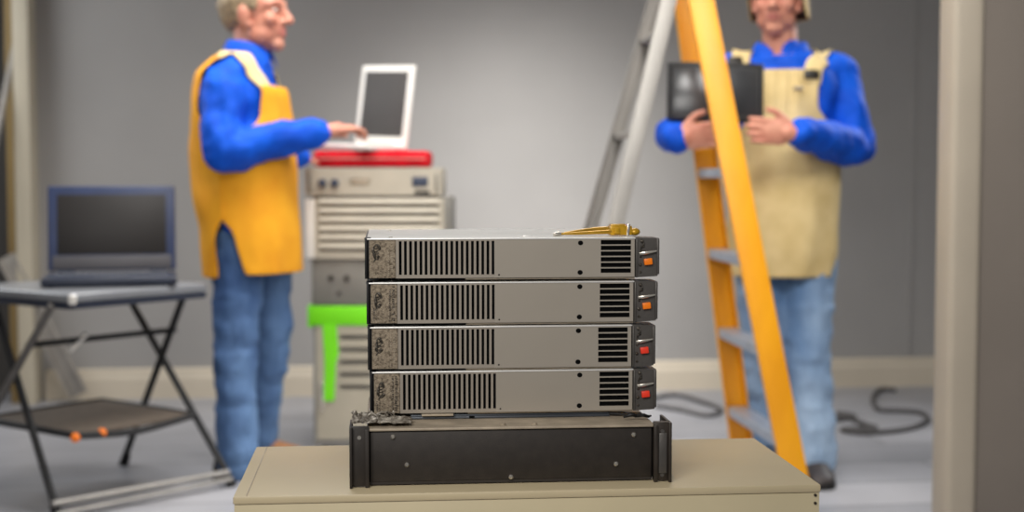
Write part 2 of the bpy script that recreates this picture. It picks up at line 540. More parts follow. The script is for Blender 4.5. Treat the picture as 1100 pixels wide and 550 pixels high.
def server(i):
    yt, yb_, pl, pr_ = rows[i]
    zt, zb = zs[i]
    H = zt - zb
    x0, x1 = FP(pl, 300, YS).x, FP(pr_, 300, YS).x
    cx, w = (x0 + x1) / 2, x1 - x0
    btn = 'orange' if i < 2 else 'red'
    lab = ['topmost grey rack server, under the brass tool, orange latch button',
           'grey rack server second from the top, orange latch button',
           'grey rack server third from the top, red latch button',
           'lowest grey rack server, red latch button, just above the dark chassis'][i]
    r = empty('rack_server', lab, 'server', (cx, YS, zb), 0, 'stacked grey rack servers')

    def X(px):                                        # reference columns of the top server
        t = (px - REF[2]) / (REF[3] - REF[2])
        q = FP(REF[2], 300, YS).x
        return (FP(px, 300, YS).x - q) / (FP(REF[3], 300, YS).x - q) * w - w / 2

    def Z(py):
        return (299.6 - py) / 44.0 * H
    xe = X(682.5)
    MB().box2((-w / 2, 0.004, 0.0012), (xe - 0.001, SD, H - 0.0022), 0.001).build('body', M_black, r)
    # corner flange
    b = MB().box2((-w / 2, -0.003, 0.0015), (-w / 2 + 0.0035, 0.02, H), 0.0008)
    b.box2((-w / 2 - 0.0005, 0.0, H - 0.0022), (-w / 2 + 0.009, 0.03, H + 0.0008), 0.0006)
    b.build('corner_flange', M_black, r)
    b = MB().box2((-w / 2 + 0.003, -0.0015, H - 0.0022), (xe + 0.0005, SD, H), 0.0008)
    b.box2((X(566), 0.06, H - 0.001), (X(577), 0.075, H + 0.0012), 0.0005)
    lid = b.build('lid', M_lid, r)
    for (px, y) in ((420, 0.03), (670, 0.03), (420, 0.30), (670, 0.30)):
        MB().tube([(X(px), y, H - 0.0005), (X(px), y, H + 0.001)], 0.003, 10).build('screw', M_silver, lid)
    # etched badge panel
    bp0, bp1 = X(396.6), X(425.0)
    bd = MB().box2((bp0, -0.0016, 0.0025), (bp1, 0.005, H - 0.0028), 0.0008).build('badge_panel', M_badge, r)
    plabel(bd, 'dusty etched badge panel')
    b = MB()
    rr = random.Random(i)
    ex, ez = X(404.5), Z(270 if i == 0 else 274)
    q = 0.0088
    pts = [(ex + q * 0.62 * math.cos(t) * (0.8 + 0.2 * math.sin(3 * t + i)), -0.0018, ez + q * 1.25 * math.sin(t)) for t in [2 * PI * k / 16 + .3 for k in range(15)]]
    b.tube(pts, [0.0017 + 0.0007 * math.sin(k) for k in range(15)], 8, 2)
    for k in range(4):
        zz = ez - q * 0.9 + k * q * 0.5
        b.tube([(ex - q * .42, -0.0018, zz), (ex, -0.0026, zz + rr.uniform(-.001, .002)), (ex + q * .42, -0.0018, zz + .0022)], 0.0008, 6, 3)
    b.tube([(ex - q * .2, -0.0018, ez - q * 1.2), (ex - q * .5, -0.0022, ez - q * 1.7)], [0.0013, 0.0006], 8)
    b.build('emblem', M_emblem, bd)
    b = MB()
    for col, (pa, pb) in enumerate(((399, 401.2), (402.2, 403.6), (416.2, 418.6), (419.4, 422.8))):
        z = 0.006
        top = H - 0.007 if col > 1 else H * 0.40
        while z < top:
            hgt = rr.uniform(0.0010, 0.003)
            xa = X(pa) + rr.uniform(0, 0.0012)
            xb = X(pb) - rr.uniform(0, 0.0012)
            if rr.random() < 0.86:
                b.box2((min(xa, xb - .0006), -0.0023, z), (xb, -0.0010, z + hgt * 0.7))
            z += hgt + 0.0006
    b.build('etched_marks', M_emblem if i % 2 else M_taupe, bd)
    # slotted grille plate
    holes = []
    for k in range(19):
        xa = X(428.6 + k * 5.53)
        holes.append((xa, xa + X(403.0) - X(400.0), Z(294.6), Z(258.6)))
    gp = MB().plate(bp1 + 0.0004, X(530.8), 0.002, H - 0.0024, -0.001, 0.0012, holes).build('grille_plate', M_face, r, smooth=False)
    b = MB()
    b.tube([(X(429), 0.003, H / 2), (X(429.2), 0.003, H / 2)], 0.001, 6)
    b.bm.clear()
    b.box2((bp1, 0.0035, 0.003), (X(530.5), 0.0045, H - 0.003))
    b.build('grille_backing', M_hole, gp)  # black sheet in place of the shade behind the slots
    # cover plate with louvres
    holes = []
    for k in range(6):
        zc = Z(260.6 + k * 6.15)
        hh = 0.0021 * H / 0.0617
        holes.append((X(645.2), X(677.6), zc - hh * 1.6, zc + hh * 1.6))
    cp = MB().plate(X(531.1), xe - 0.0015, 0.002, H - 0.0024, -0.0012, 0.0012, holes).build('cover_plate', M_face2, r, smooth=False)
    MB().box2((X(640), 0.003, 0.003), (X(681), 0.0045, H - 0.003)).build('louvre_backing', M_hole, cp)  # black sheet painting the dark inside behind the louvre openings
    for (px, py, rr_) in ((623.4, 261.2, 0.0040), (623.0, 293.0, 0.0040), (536.0, 295.0, 0.0013)):
        b = MB()
        x, z = X(px), Z(py)
        b.tube([(x, 0.0, z), (x, -0.0016, z), (x, -0.0018, z)], [rr_, rr_, rr_ * 0.86], 18, flat=(0.9, 1.0))
        b.build('hole_disc', M_hole, cp)  # black disc standing in for the dark inside a hole
    # latch end
    b = MB()
    x2 = w / 2
    prof = [(xe, 0.001), (x2 - 0.003, 0.003), (x2, 0.008), (x2, H - 0.001), (xe, H)]
    b.loft([[V((x, y, z)) for x, z in prof] for y in (-0.002, 0.05)])
    b.box2((x2 - 0.004, -0.0055, 0.006), (x2, 0.0, H - 0.002), 0.0008)
    b.box2((xe + 0.0005, -0.0045, 0.002), (xe + 0.0025, 0.0, H - 0.002), 0.0006)
    lt = b.build('latch_end', M_dgrey, r)
    b = MB()
    zl = Z(272.2)
    b.tube([(xe + 0.006, -0.004, zl - 0.001), (xe + 0.014, -0.0065, zl), (x2 - 0.0045, -0.007, zl + 0.003)], [0.0022, 0.0026, 0.0012], 8, 4, flat=(1, .7))
    b.build('lever', M_silver, lt)
    MB().box((X(695.5), -0.0045, Z(281.6)), (X(700) - X(691.2), 0.007, 0.0098), rotm(0, math.radians(-6), 0), 0.0012).build('button', M_orange if i < 2 else M_red, lt)
    b = MB()
    for (px, py, q) in ((689.0, 259.5, .0028), (690.5, 265, .0020), (687.6, 276, .0018), (687.2, 285, .0024), (687.4, 293, .0018)):
        b.ell((X(px), -0.003, Z(py)), (q, 0.002, q), seg=10)
    b.tube([(X(689.6), -0.003, Z(258)), (X(690.6), -0.0055, Z(262)), (X(687.8), -0.0045, Z(267)), (X(688), -0.003, Z(275))], 0.0009, 6, 4)
    b.build('latch_hardware', M_emblem, lt)
    # slide rail hint under the right half
    b = MB().box2((X(500), 0.002, -0.0008 if i < 3 else -0.0004), (X(682), 0.03, 0.0018), 0.0004)
    b.build('bottom_flange', M_taupe, r)
    for fx in (-w / 2 + 0.03, xe - 0.03):
        for fy in (0.05, SD - 0.05):
            gap = (zb - zs[i + 1][0]) if i < 3 else 0.0013
            MB().tube([(fx, fy, 0.002), (fx, fy, -gap + 0.0003)], 0.009, 14).build('foot', M_sole, r)
    return r


for i in range(4):
    server(i)

tr = empty('spacer_tray', 'slate grey spacer tray between the lowest server and the dark chassis', 'tray', (FP(560, 446, YS).x, YS, tz0))
th = tz1 - tz0 - 0.0015
xa, xb = FP(441, 447, YS).x - tr.location.x, FP(655, 447, YS).x - tr.location.x
b = MB().box2((xa, 0.006, 0.0002), (xb, 0.27, th), 0.0015)
b.box2((xa, 0.001, 0.0002), (xb, 0.008, th * 0.55), 0.001)
b.build('tray_body', M_slate, tr)
xq = FP(507, 447, YS).x - tr.location.x
MB().box2((xq - .004, -0.001, 0.001), (xq + .004, 0.004, th * .6), 0.0006).build('notch_cover', M_hole, tr)
x3 = FP(672, 447, YS).x - tr.location.x
b = MB().tube([(xb - .004, 0.01, th * .45), (xb + .01, 0.004, th * .5), (x3, 0.0, th * .45)], [th * .40, th * .32, th * .24], 10, 3)
b.build('handle', M_black, tr)
xq = FP(470, 447, YS).x - tr.location.x
MB().box2((xq - .024, -0.006, th - 0.0006), (xq + .024, 0.02, th + 0.0022), 0.0006).build('shim', M_taupe, tr)

# crumpled metal scraps on the chassis corners


def scrap(name, label, px0, px1, ptop, n, seed, m):
    rr = random.Random(seed)
    zb = ZT + BH
    xa, xb = FP(px0, 452, YB + .03).x, FP(px1, 452, YB + .03).x
    hz = FP((px0 + px1) / 2, ptop, YB + .03).z - zb
    o = empty(name, label, 'scrap', ((xa + xb) / 2, YB + 0.035, zb + 0.0045))
    w = xb - xa
    b = MB()
    nx, ny = 26, 9
    rings = []
    for a in range(nx + 1):
        ring = []
        for c in range(ny + 1):
            u, v = a / nx, c / ny
            q = V((u * 6 + seed, v * 4, seed))
            h = hz * 1.1 * (0.25 + 0.75 * abs(noise.noise(q * .8))) * math.sin(PI * min(1, max(0.02, v))) ** .5 * (1 - 0.75 * u)
            ring.append(V(((u - .5) * w + 0.006 * noise.noise(q * 2), (v - .5) * 0.05 + 0.008 * noise.noise(q * 1.7 + V((9, 0, 0))), 0.0004 + max(0, h))))
        rings.append(ring)
    b.loft(rings, cap=False, closed=False)
    me = evaluated(b.bm, [('SOLIDIFY', dict(thickness=0.0009, offset=1.0))])
    link('sheet', me, m, o, angle=25)
    b = MB()
    for k in range(n):
        x = rr.uniform(-w / 2, w / 4)
        y = rr.uniform(-.018, .012)
        pts = [(x, y, 0.001)]
        for _ in range(3):
            pts.append((pts[-1][0] + rr.uniform(-.004, .012), pts[-1][1] + rr.uniform(-.005, .005), rr.uniform(.001, hz * .75)))
        b.tube(pts, [0.0008, .0014, .0012, .0005], 6, 3)
    b.build('strand', M_foil, o)
    return o


scrap('metal_scrap', 'crumpled grimy metal scrap on the left corner of the dark chassis', 378, 441, 441, 9, 3, M_foil)

b = MB()
zz = tz0 + 0.004
wp = [(668, .034, .0012), (676, .030, .0050), (682, .036, .0022), (688, .029, .0046), (694, .034, .0016), (698, .042, .0012)]
b.tube([(FP(px, 450, YB + .05).x, YB + dy, zz + dz) for px, dy, dz in wp], [.0016, .0030, .0026, .0028, .0022, .0014], 8, 5)
tag(b.build('wire_offcut', M_black), 'short bent black wire on the right corner of the dark chassis', 'wire')

# ------------------------------------------------------------------ brass hand tool on the top server
ty = YS + 0.05
tzt = zs[0][0]


def tp(px, h, dy=0.0):
    q = FP(px, 250, ty)
    return V((q.x, ty + dy, tzt + h))


o = tp(640, 0)
tool = empty('crimping_tool', 'brass crimping tool lying on the lid of the top server', 'tool', o)
T = lambda px, h, dy=0.0: tp(px, h, dy) - o
b = MB()
b.bar(T(654, .009, 0), T(678, .009, .004), 0.020, 0.015, bevel=0.0025)
b.bar(T(657, .0085, -.002), T(663, .0085, 0), 0.024, 0.010, bevel=0.002)
b.bar(T(655, .0155, 0), T(671, .0158, .002), 0.016, 0.007, bevel=0.002)
b.build('body', M_brassd, tool)
for k, (dy, ht) in enumerate(((-.008, .006), (.010, .0105))):
    b = MB()
    b.tube([T(656, ht + .001, dy * .8), T(640, ht, dy), T(620, ht * .6 + .001, dy * .6), T(603, 0.0038, dy * .25)], [.0034, .0028, .0023, .0014], 10, 4)
    b.build('handle', M_brass, tool)
b = MB()
b.tube([T(594, .0025, 0), T(599, .0036, 0), T(606, .0042, .001)], [.0022, .0034, .0024], 10, 3)
b.ell(T(600, .0062, .004), (.004, .003, .002))
b.build('tip', M_silver, tool)
b = MB()
b.bar(T(672.5, .010, .003), T(675.5, .0095, .003), 0.023, 0.019, bevel=0.001)
b.build('band', M_silver, tool)
b = MB().ell(T(682, .0065, .004), (.009, .009, .0062))
b.build('end_cap', M_brassd, tool)

# ------------------------------------------------------------------ folding table and dark laptop (left)
RZ = -YAW
Hc = V((math.sin(YAW), math.cos(YAW), 0))


def CF(X, d, z=0.0):
    q = Hc * d + RGT * X
    return V((q.x, q.y, z))


Nn, Rr, Ll, Ff = V((-1.40, 4.40)), V((-1.055, 4.86)), V((-1.88, 4.76)), V((-1.535, 5.22))
cen = (Nn + Rr + Ll + Ff) / 4
ft = empty('folding_table', 'black-legged folding table with crossed legs at the left edge, carrying the dark laptop', 'table', CF(cen.x, cen.y), RZ)
TL = lambda p, z: V((p[0] - cen.x, p[1] - cen.y, z))
lerp = lambda a, c, t: a + (c - a) * t
b = MB()
ringo = [Nn, Rr, Ff, Ll]


def shrink(p, s):
    return cen + (p - cen) * s


rings = []
for s, z in ((.96, .700), (1.0, .704), (1.0, .724), (.985, .73)):
    rg = []
    for a in range(4):
        p0, p1, p2 = ringo[a - 1], ringo[a], ringo[(a + 1) % 4]
        for t in (0.05, 0.02, 0.0):
            pass
        q0, q1 = lerp(p1, p0, .06), lerp(p1, p2, .06)
        for t in (0, .25, .5, .75, 1):
            q = q0 * (1 - t) ** 2 + p1 * 2 * t * (1 - t) + q1 * t * t
            rg.append(TL(shrink(q, s), z))
    rings.append(rg)
b.loft(rings)
b.build('tabletop', M_tabletop, ft)
b = MB()
for a in range(4):
    p0, p1 = shrink(ringo[a], .955), shrink(ringo[(a + 1) % 4], .955)
    b.bar(TL(p0, .69), TL(p1, .69), .02, .022, bevel=.003)
b.build('apron_frame', M_navyd, ft)
feet = dict(NA=V((-1.47, 4.42)), RA=V((-1.005, 4.90)), RB=V((-1.475, 5.30)), LB=V((-1.95, 4.82)))
# each pair: foot -> top at the opposite end of its side
tops = dict(RA=lerp(Rr, Ff, .82), RB=lerp(Rr, Ff, .14), NA=lerp(Nn, Ll, .80), LB=lerp(Nn, Ll, .12))
offs = dict(RA=V((.012, .012)), RB=V((-.012, -.012)), NA=V((.012, .012)), LB=V((-.012, -.012)))
for key in ('NA', 'RA', 'RB', 'LB'):
    p0, p1 = feet[key] + offs[key], shrink(tops[key], .95) + offs[key]
    b = MB()
    b.tube([TL(p0, .012), TL(p1, .69)], .0125, 12)
    lg = b.build('leg', M_tubeb if key != 'LB' else M_tubem, ft)
    b = MB()
    b.tube([TL(p0, 0), TL(lerp(p0, p1, .06), .045)], [.018, .016], 12)
    b.build('foot_cap', M_sole, lg)
mid = lambda a, c, t: lerp(feet[a], tops[a], t)
b = MB()
b.tube([TL(mid('LB', 0, .74), .55), TL(mid('RB', 0, .74), .55)], .010, 10)
b.build('stretcher', M_tubeb, ft)
b = MB()
b.bar(TL(lerp(mid('LB', 0, .74), mid('RB', 0, .74), .26), .515), TL(lerp(mid('LB', 0, .74), mid('RB', 0, .74), .38), .57), .02, .014, bevel=.003)
b.build('latch', M_white, ft)
b = MB()
b.tube([TL(feet['NA'] * 1, .055), TL(feet['RA'], .055)], .010, 10)
b.tube([TL(feet['NA'] + V((.01, .0)), .02), TL(feet['RA'] + V((.01, 0)), .03)], .007, 10)
plabel(b.build('floor_bar', M_tubeg, ft), 'pale grey lower bars')
# lower shelf
sA = [shrink(lerp(Nn, Rr, .02), .88), shrink(Rr, .86), shrink(Ff, .86), shrink(Ll, .86)]
b = MB()
b.loft([[TL(q, z) for q in sA] for z in (.262, .272)])
b.build('shelf', M_shelf, ft, smooth=False)
b = MB()
for a in range(4):
    b.tube([TL(sA[a], .267), TL(lerp(sA[a], sA[(a + 1) % 4], .5), .267 - (.02 if a == 0 else 0)), TL(sA[(a + 1) % 4], .267)], .012, 10, 4)
b.build('shelf_frame', M_tubeb, ft)
for t in (.03, .24):
    q = lerp(sA[0], sA[1], t)
    MB().ell(TL(q, .262) + V((-.012, -.015, 0)), (.016, .014, .016)).build('knob', M_orange, ft)
b = MB()
b.box(TL(Nn, .712) + V((.012, -.006, 0)), (.022, .02, .03), bevel=.004)
b.build('corner_latch', M_white, ft)


def laptop(name, label, loc, rot, w, dep, hgt, thick, lean, shell, deckm, scrm, keym, bez, chin, chinm):
    """origin at the hinge line on the desk; the deck reaches towards local -y, the screen faces -y"""
    r = empty(name, label, 'laptop', loc, rot)
    MB().box2((-w / 2, -dep, 0.004), (w / 2, 0.012, thick), 0.006, 3).build('base', deckm, r)
    for sx in (-1, 1):
        for y in (-dep + .03, -.02):
            MB().tube([(sx * (w / 2 - .03), y, 0), (sx * (w / 2 - .03), y, .006)], .008, 10).build('foot', M_sole, r)
    b = MB()
    kw, rws = w * .86 / 14, 5
    kd = dep * .46 / rws
    for a in range(rws):
        for c in range(14):
            b.box((-w * .43 + kw * (c + .5), -.045 - kd * (a + .5), thick + .001), (kw * .84, kd * .84, .003), bevel=.0006, seg=1)
    b.build('keyboard', keym, r)
    MB().box((0, -dep + dep * .19, thick + .0002), (w * .24, dep * .2, .0012), bevel=.0004).build('touchpad', keym, r)
    R = rotm(-lean, 0, 0)
    piv = V((0, 0.006, thick + .004))
    b = MB()
    b.box((0, 0, hgt / 2), (w, .014, hgt), bevel=.006, seg=3)
    b.bm.transform(Matrix.Translation(piv) @ R)
    ld = b.build('lid', shell, r)
    b = MB().box2((-w / 2 + bez, -.0085, chin), (w / 2 - bez, -.006, hgt - bez), .001)
    b.bm.transform(Matrix.Translation(piv) @ R)
    b.build('screen', scrm, ld)
    if chinm:
        b = MB().box2((-w / 2 + bez * .5, -.0085, .006), (w / 2 - bez * .5, -.006, chin * .92), .001)
        b.bm.transform(Matrix.Translation(piv) @ R)
        b.build('chin_bezel', chinm, ld)
    for sx in (-1, 1):
        MB().tube([(sx * w * .36 - .03, .006, thick + .002), (sx * w * .36 + .03, .006, thick + .002)], .008, 12).build('hinge', deckm, r)
    return r


q = GF(120, 4.97)
laptop('laptop', 'open navy blue laptop with a dark screen on the folding table', (q.x, q.y, .7305), RZ + math.radians(14), .44, .31, .305, .032,
       math.radians(10), M_navy, M_navyd, M_screen, M_keys, .032, .058, M_band)

# ------------------------------------------------------------------ equipment stack beside the left worker
DE = 5.55
e0 = GF(405, DE)
zE = lambda py, d=DE: W(405, py, d).z
wE = lambda px: (px - 405) / FPX * DE            # local x for a column


def eq(name, label, cat, z0):
    return empty(name, label, cat, (e0.x, e0.y, z0), RZ)


zb1 = zE(329)       # top of bottom cabinet
zb2 = zE(279)
zb3 = zE(212)
zb4 = zE(180)
c1 = eq('storage_cabinet', 'cool grey floor cabinet at the foot of the equipment stack, green tape on it', 'cabinet', 0)
MB().box2((wE(335), 0.004, 0.02), (wE(478), .5, zb1), .004).build('body', M_unitb, c1)
b = MB().box2((wE(335) + .03, .03, 0), (wE(478) - .03, .47, .02))
b.build('plinth', M_black, c1)
hl = []
z = zb1 - .12
while z > zb1 - .32:
    hl.append((wE(364), wE(466), z - .016, z + .004))
    z -= .05
dr = MB().plate(wE(339), wE(474), .05, zb1 - .012, -0.006, .006, hl).build('door', M_unit, c1, smooth=False)
MB().box2((wE(360), 0.004, .06), (wE(470), .0055, zb1 - .02)).build('louvre_backing', M_unitd, dr)
MB().bar((wE(345), -.012, zb1 - .42), (wE(345), -.012, zb1 - .30), .014, .012, up=(0, 1, 0), bevel=.003).build('handle', M_silver, dr)

b = MB()
b.box2((wE(331), -.010, zE(350)), (wE(440), -.0062, zE(329)), .001)
b.box2((wE(331), -.010, zb1 + .0005), (wE(440), -.0, zb1 + .003), .001) if False else None
b.box2((wE(331) - .004, -.010, zE(352)), (wE(335) - .0005, .2, zE(329)), .001)
b.loft([[V((wE(x), y, zE(yy))) for x, yy in ((346, 349), (361, 349), (363, 380), (360, 392), (358, 432), (347, 432), (348, 390))] for y in (-.012, -.0063)])
gt = b.build('green_tape', M_green, None, loc=(e0.x, e0.y, 0), rotz=RZ)
tag(gt, 'fluorescent green tape strip over the front of the grey floor cabinet', 'tape')

c2 = eq('equipment_case', 'mid grey equipment case directly below the louvred unit', 'equipment case', zb1 + .0005)
h2 = zb2 - zb1 - .001
MB().box2((wE(334), 0, 0), (wE(480), .46, h2), .004).build('body', M_unitd, c2)
for px, hh, q in ((355, .6, .012), (372, .6, .012), (364, .28, .007)):
    MB().tube([(wE(px), .002, h2 * hh), (wE(px), -.006, h2 * hh)], q, 12).build('knob', M_ear, c2)

c3 = eq('louvred_unit', 'pale grey unit with wide horizontal louvres in the middle of the equipment stack', 'equipment unit', zb2 + .0005)
h3 = zb3 - zb2 - .001
MB().box2((wE(328), .0, 0), (wE(484), .48, h3), .004).build('body', M_unitd, c3)
hl = []
n = 6
for k in range(n):
    zz = h3 * (.13 + .77 * k / (n - 1) * .93)
    hl.append((wE(343), wE(472), zz, zz + h3 * .055))
fr = MB().plate(wE(328.5), wE(477), .004, h3 - .004, -.012, .0, hl).build('front_panel', M_unit2, c3, smooth=False)
b = MB()
for k in range(n):
    zz = h3 * (.13 + .77 * k / (n - 1) * .93)
    b.box(((wE(343) + wE(472)) / 2, -.012, zz + h3 * .085), (wE(472) - wE(343), .014, h3 * .075), rotm(math.radians(-28), 0, 0), .002, 1)
b.build('louvre', M_unit2, fr)
MB().box2((wE(328.5), -.018, 0.005), (wE(338), -.012, h3 - .006), .003).build('side_rail', M_white, fr)

c4 = eq('control_unit', 'flat greige control unit with dark knobs under the red pad', 'equipment unit', zb3 + .0005)
h4 = zb4 - zb3 - .006
b = MB().box2((wE(330), 0, .006), (wE(474), .40, h4 + .004), .004)
b.build('body', M_unit, c4)
b = MB()
for sx in (wE(340), wE(464)):
    for y in (.03, .36):
        MB().tube([(sx, y, 0), (sx, y, .008)], .012, 10).build('foot', M_sole, c4)
fr = MB().plate(wE(328), wE(474), .008, h4 + .002, -.008, .0, [(wE(376), wE(398), h4 * .42, h4 * .66)]).build('front_panel', M_unit2, c4, smooth=False)
for px in (347, 360):
    MB().tube([(wE(px), -.006, h4 * .5), (wE(px), -.022, h4 * .5), (wE(px), -.024, h4 * .5)], [.018, .016, .010], 16).build('knob', M_bluek, fr)
MB().box2((wE(443), -.011, h4 * .38), (wE(460), -.007, h4 * .72), .001).build('port', M_bluek, fr)
MB().box2((wE(446), -.011, h4 * .12), (wE(462), -.007, h4 * .24), .001).build('slot', M_black, fr)
MB().box2((wE(378), -.010, h4 * .46), (wE(396), -.004, h4 * .62), .001).build('display', M_taupe, fr)
for px in (334, 469):
    MB().tube([(wE(px), -.008, h4 * .2), (wE(px), -.022, h4 * .25), (wE(px), -.022, h4 * .75), (wE(px), -.008, h4 * .8)], .004, 8, 3).build('handle', M_unitd, fr)

# red pad
zr0 = zb4 + .003
zr1 = zE(162)
bm_ = MB()
hp = zr1 - zr0
rings = []
for k in range(17):
    t = PI * k / 16
    z = .5 * hp * (1 - math.cos(t))
    s = math.sin(t) ** .45 if 0 < k < 16 else 0.12
    rg = []
    for j in range(48):
        a = 2 * PI * j / 48
        cx_, sy_ = math.copysign(abs(math.cos(a)) ** .35, math.cos(a)), math.copysign(abs(math.sin(a)) ** .35, math.sin(a))
        e = 0.90 + 0.10 * s
        rg.append(V(((wE(334) + wE(461)) / 2 + cx_ * (wE(461) - wE(334)) / 2 * e, .18 + sy_ * .19 * e, z)))
    rings.append(rg)
bm_.loft(rings)
me = evaluated(bm_.bm, [])
wrinkle(me, .003, 14, (1, 1, .6), 3)
rp = link('padded_pouch', me, M_cushion, None, loc=(e0.x, e0.y, zr0), rotz=RZ)
tag(rp, 'red padded pouch lying on the control unit under the white laptop', 'pouch')
b = MB()
b.tube([(wE(337), -.006, hp * .5), (wE(400), -.010, hp * .5), (wE(458), -.006, hp * .5)], .004, 8, 3)
b.build('zip', M_lip, rp)

# white laptop
lz = zr1 + .007
ang = math.radians(-36)
hd = DE + .22
hx = GF(408, hd)
wl = laptop('laptop', 'open white laptop with a grey screen on the red padded pouch', (hx.x, hx.y, lz), RZ + ang, .285, .235, .325, .022,
       math.radians(7), M_white, M_white, M_screen2, M_keysw, .026, .03, None)
wl.rotation_euler[1] = math.radians(2.5)

# ------------------------------------------------------------------ ladder
dn0, dn1, df0, df1 = 4.36, 4.50, 5.00, 4.90      # depth of the near and far rails at the floor and at the top


def railpts(pa, pb, d0, d1, ztop):
    # image line pa (upper) - pb (lower), carried down to the floor and up to ztop
    A, B = W(pa[0], pa[1], d1), W(pb[0], pb[1], d0)
    t = B - A
    return A + t * ((0 - A.z) / t.z), A + t * ((ztop - A.z) / t.z)


ZL = 2.28
nb, ntp = railpts((753.5, 0), (853, 505), dn0 + .01, dn1, ZL)
fb, ftp = railpts((736, 0), (795, 470), df0 - .01, df1, ZL)
rnb, rnt = railpts((719, 0), (662, 240), 4.44, 4.52, ZL - .04)
rfb, rft = railpts((704, 0), (636, 240), 4.94, 4.88, ZL - .04)
org = (nb + fb + rnb + rfb) / 4
org.z = 0
ld = empty('step_ladder', 'tall yellow step ladder with silver rear legs in front of the worker in khaki', 'ladder', org)


def channel(p0, p1, side, wide, deep, th=.006):
    """C section along p0-p1: web facing side, flanges turned inwards"""
    b = MB()
    p0, p1, side = V(p0), V(p1), V(side)
    t = (p1 - p0).normalized()
    side = (side - t * side.dot(t)).normalized()
    a = t.cross(side)
    b.bar(p0, p1, wide, th, up=side, bevel=.0015)
    for s in (-1, 1):
        off = a * (wide / 2 - th / 2) * s - side * (deep / 2)
        b.bar(p0 + off, p1 + off, th, deep, up=side, bevel=.0015)
    return b


camside = -Hc
r1 = channel(nb - org, ntp - org, camside, .080, .032).build('front_rail', M_yellow, ld)
r2 = channel(fb - org, ftp - org, -camside, .080, .032).build('front_rail', M_yellow, ld)
r3 = channel(rnb - org, rnt - org, camside, .050, .026, .004).build('rear_rail', M_alu, ld)
r4 = channel(rfb - org, rft - org, -camside, .050, .026, .004).build('rear_rail', M_alu, ld)
for rp_, p0, p1, wd_ in ((r1, nb, ntp, .05), (r2, fb, ftp, .05), (r3, rnb, rnt, .04), (r4, rfb, rft, .04)):
    b = MB()
    q = p0 + (p1 - p0) * .012
    b.box(q - org + V((0, 0, -q.z + .022)), (wd_ * 1.7, .046, .044), rotm(0, 0, RZ), .006)
    b.build('rubber_foot', M_sole, rp_)
atz = lambda p0, p1, z: p0 + (p1 - p0) * ((z - p0.z) / (p1.z - p0.z))
for k in (0, 1, 2, 3, 6):
    z = .282 + .281 * k
    a, c = atz(nb, ntp, z) - org + Hc * .004, atz(fb, ftp, z) - org - Hc * .004
    b = MB().bar(a, c, .072, .006, bevel=.001)
    sid = RGT * .034
    for s in (-1, 1):
        b.bar(a + sid * s - V((0, 0, .014)), c + sid * s - V((0, 0, .014)), .004, .028, bevel=.001)
    b.build('step', M_bluegrey, ld)
for k in range(6):
    z = .25 + .33 * k
    a, c = atz(rnb, rnt, z) - org, atz(rfb, rft, z) - org
    MB().bar(a + Hc * .004, c - Hc * .004, .026, .020, bevel=.002).build('rear_brace', M_alu, ld)
for (pa, pb, qa, qb) in ((nb, ntp, rnb, rnt), (fb, ftp, rfb, rft)):
    a, c = atz(pa, pb, 1.62), atz(qa, qb, 1.62)
    if pa is fb:
        a, c = atz(pa, pb, 2.12), atz(qa, qb, 2.12)
    else:
        a, c = atz(pa, pb, 2.12), atz(qa, qb, 2.12)
    MB().bar(a - org + Hc * .02, c - org + Hc * .02, .004, .02, bevel=.001).build('spreader', M_alu, ld)
tc_ = (ntp + ftp + rnt + rft) / 4 - org
tc_.z = ZL
MB().box(tc_, (.22, .46, .06), rotm(0, 0, RZ), .012).build('top_cap', M_yellow, ld)

# ------------------------------------------------------------------ people


class Fig:
    def __init__(s, px, d):
        s.d = d
        s.o = GF(px, d)
        s.m = Matrix.Translation(s.o) @ Matrix.Rotation(RZ, 4, 'Z')
        s.i = s.m.inverted()

    def J(s, px, py, dy=0.0):          # a joint seen at a pixel, dy metres behind the figure's own plane
        return s.i @ W(px, py, s.d + dy)

    def xz(s, px, py, dy=0.0):
        q = s.J(px, py, dy)
        return q.x, q.z


def frame(fwd, up=(0, 0, 1)):
    f_ = V(fwd).normalized()
    l_ = V(up).cross(f_).normalized()   # person's left
    u_ = f_.cross(l_)
    return Matrix((l_, f_, u_)).transposed()


def add_head(b, c, R, s):
    P = lambda x, y, z: c + R @ V((x, y, z)) * s
    E = lambda p, r: b.ell(P(*p), tuple(q * s for q in r), R, 24)
    E((0, -.012, .035), (.076, .096, .088))
    E((0, .028, -.03), (.061, .066, .082))
    E((0, .040, .03), (.062, .055, .06))
    E((0, .066, -.092), (.030, .026, .024))
    for sx in (-1, 1):
        E((sx * .042, .025, -.062), (.022, .042, .034))
        E((sx * .040, .066, -.018), (.024, .022, .024))
        E((sx * .077, -.008, -.002), (.010, .020, .033))
        E((sx * .072, .002, -.030), (.010, .012, .014))
        b.limb([P(sx * .012, .091, .030), P(sx * .034, .086, .036), P(sx * .054, .066, .028)], [.011 * s, .010 * s, .008 * s])
        E((sx * .012, .100, -.026), (.010, .012, .009))
    b.limb([P(0, .092, .026), P(0, .104, .0), P(0, .116, -.022)], [.009 * s, .011 * s, .014 * s])
    b.limb([P(-.020, .084, -.052), P(0, .094, -.049), P(.020, .084, -.052)], [.006 * s, .008 * s, .006 * s])
    b.limb([P(-.018, .083, -.064), P(0, .092, -.065), P(.018, .083, -.064)], [.006 * s, .009 * s, .006 * s])
    return P


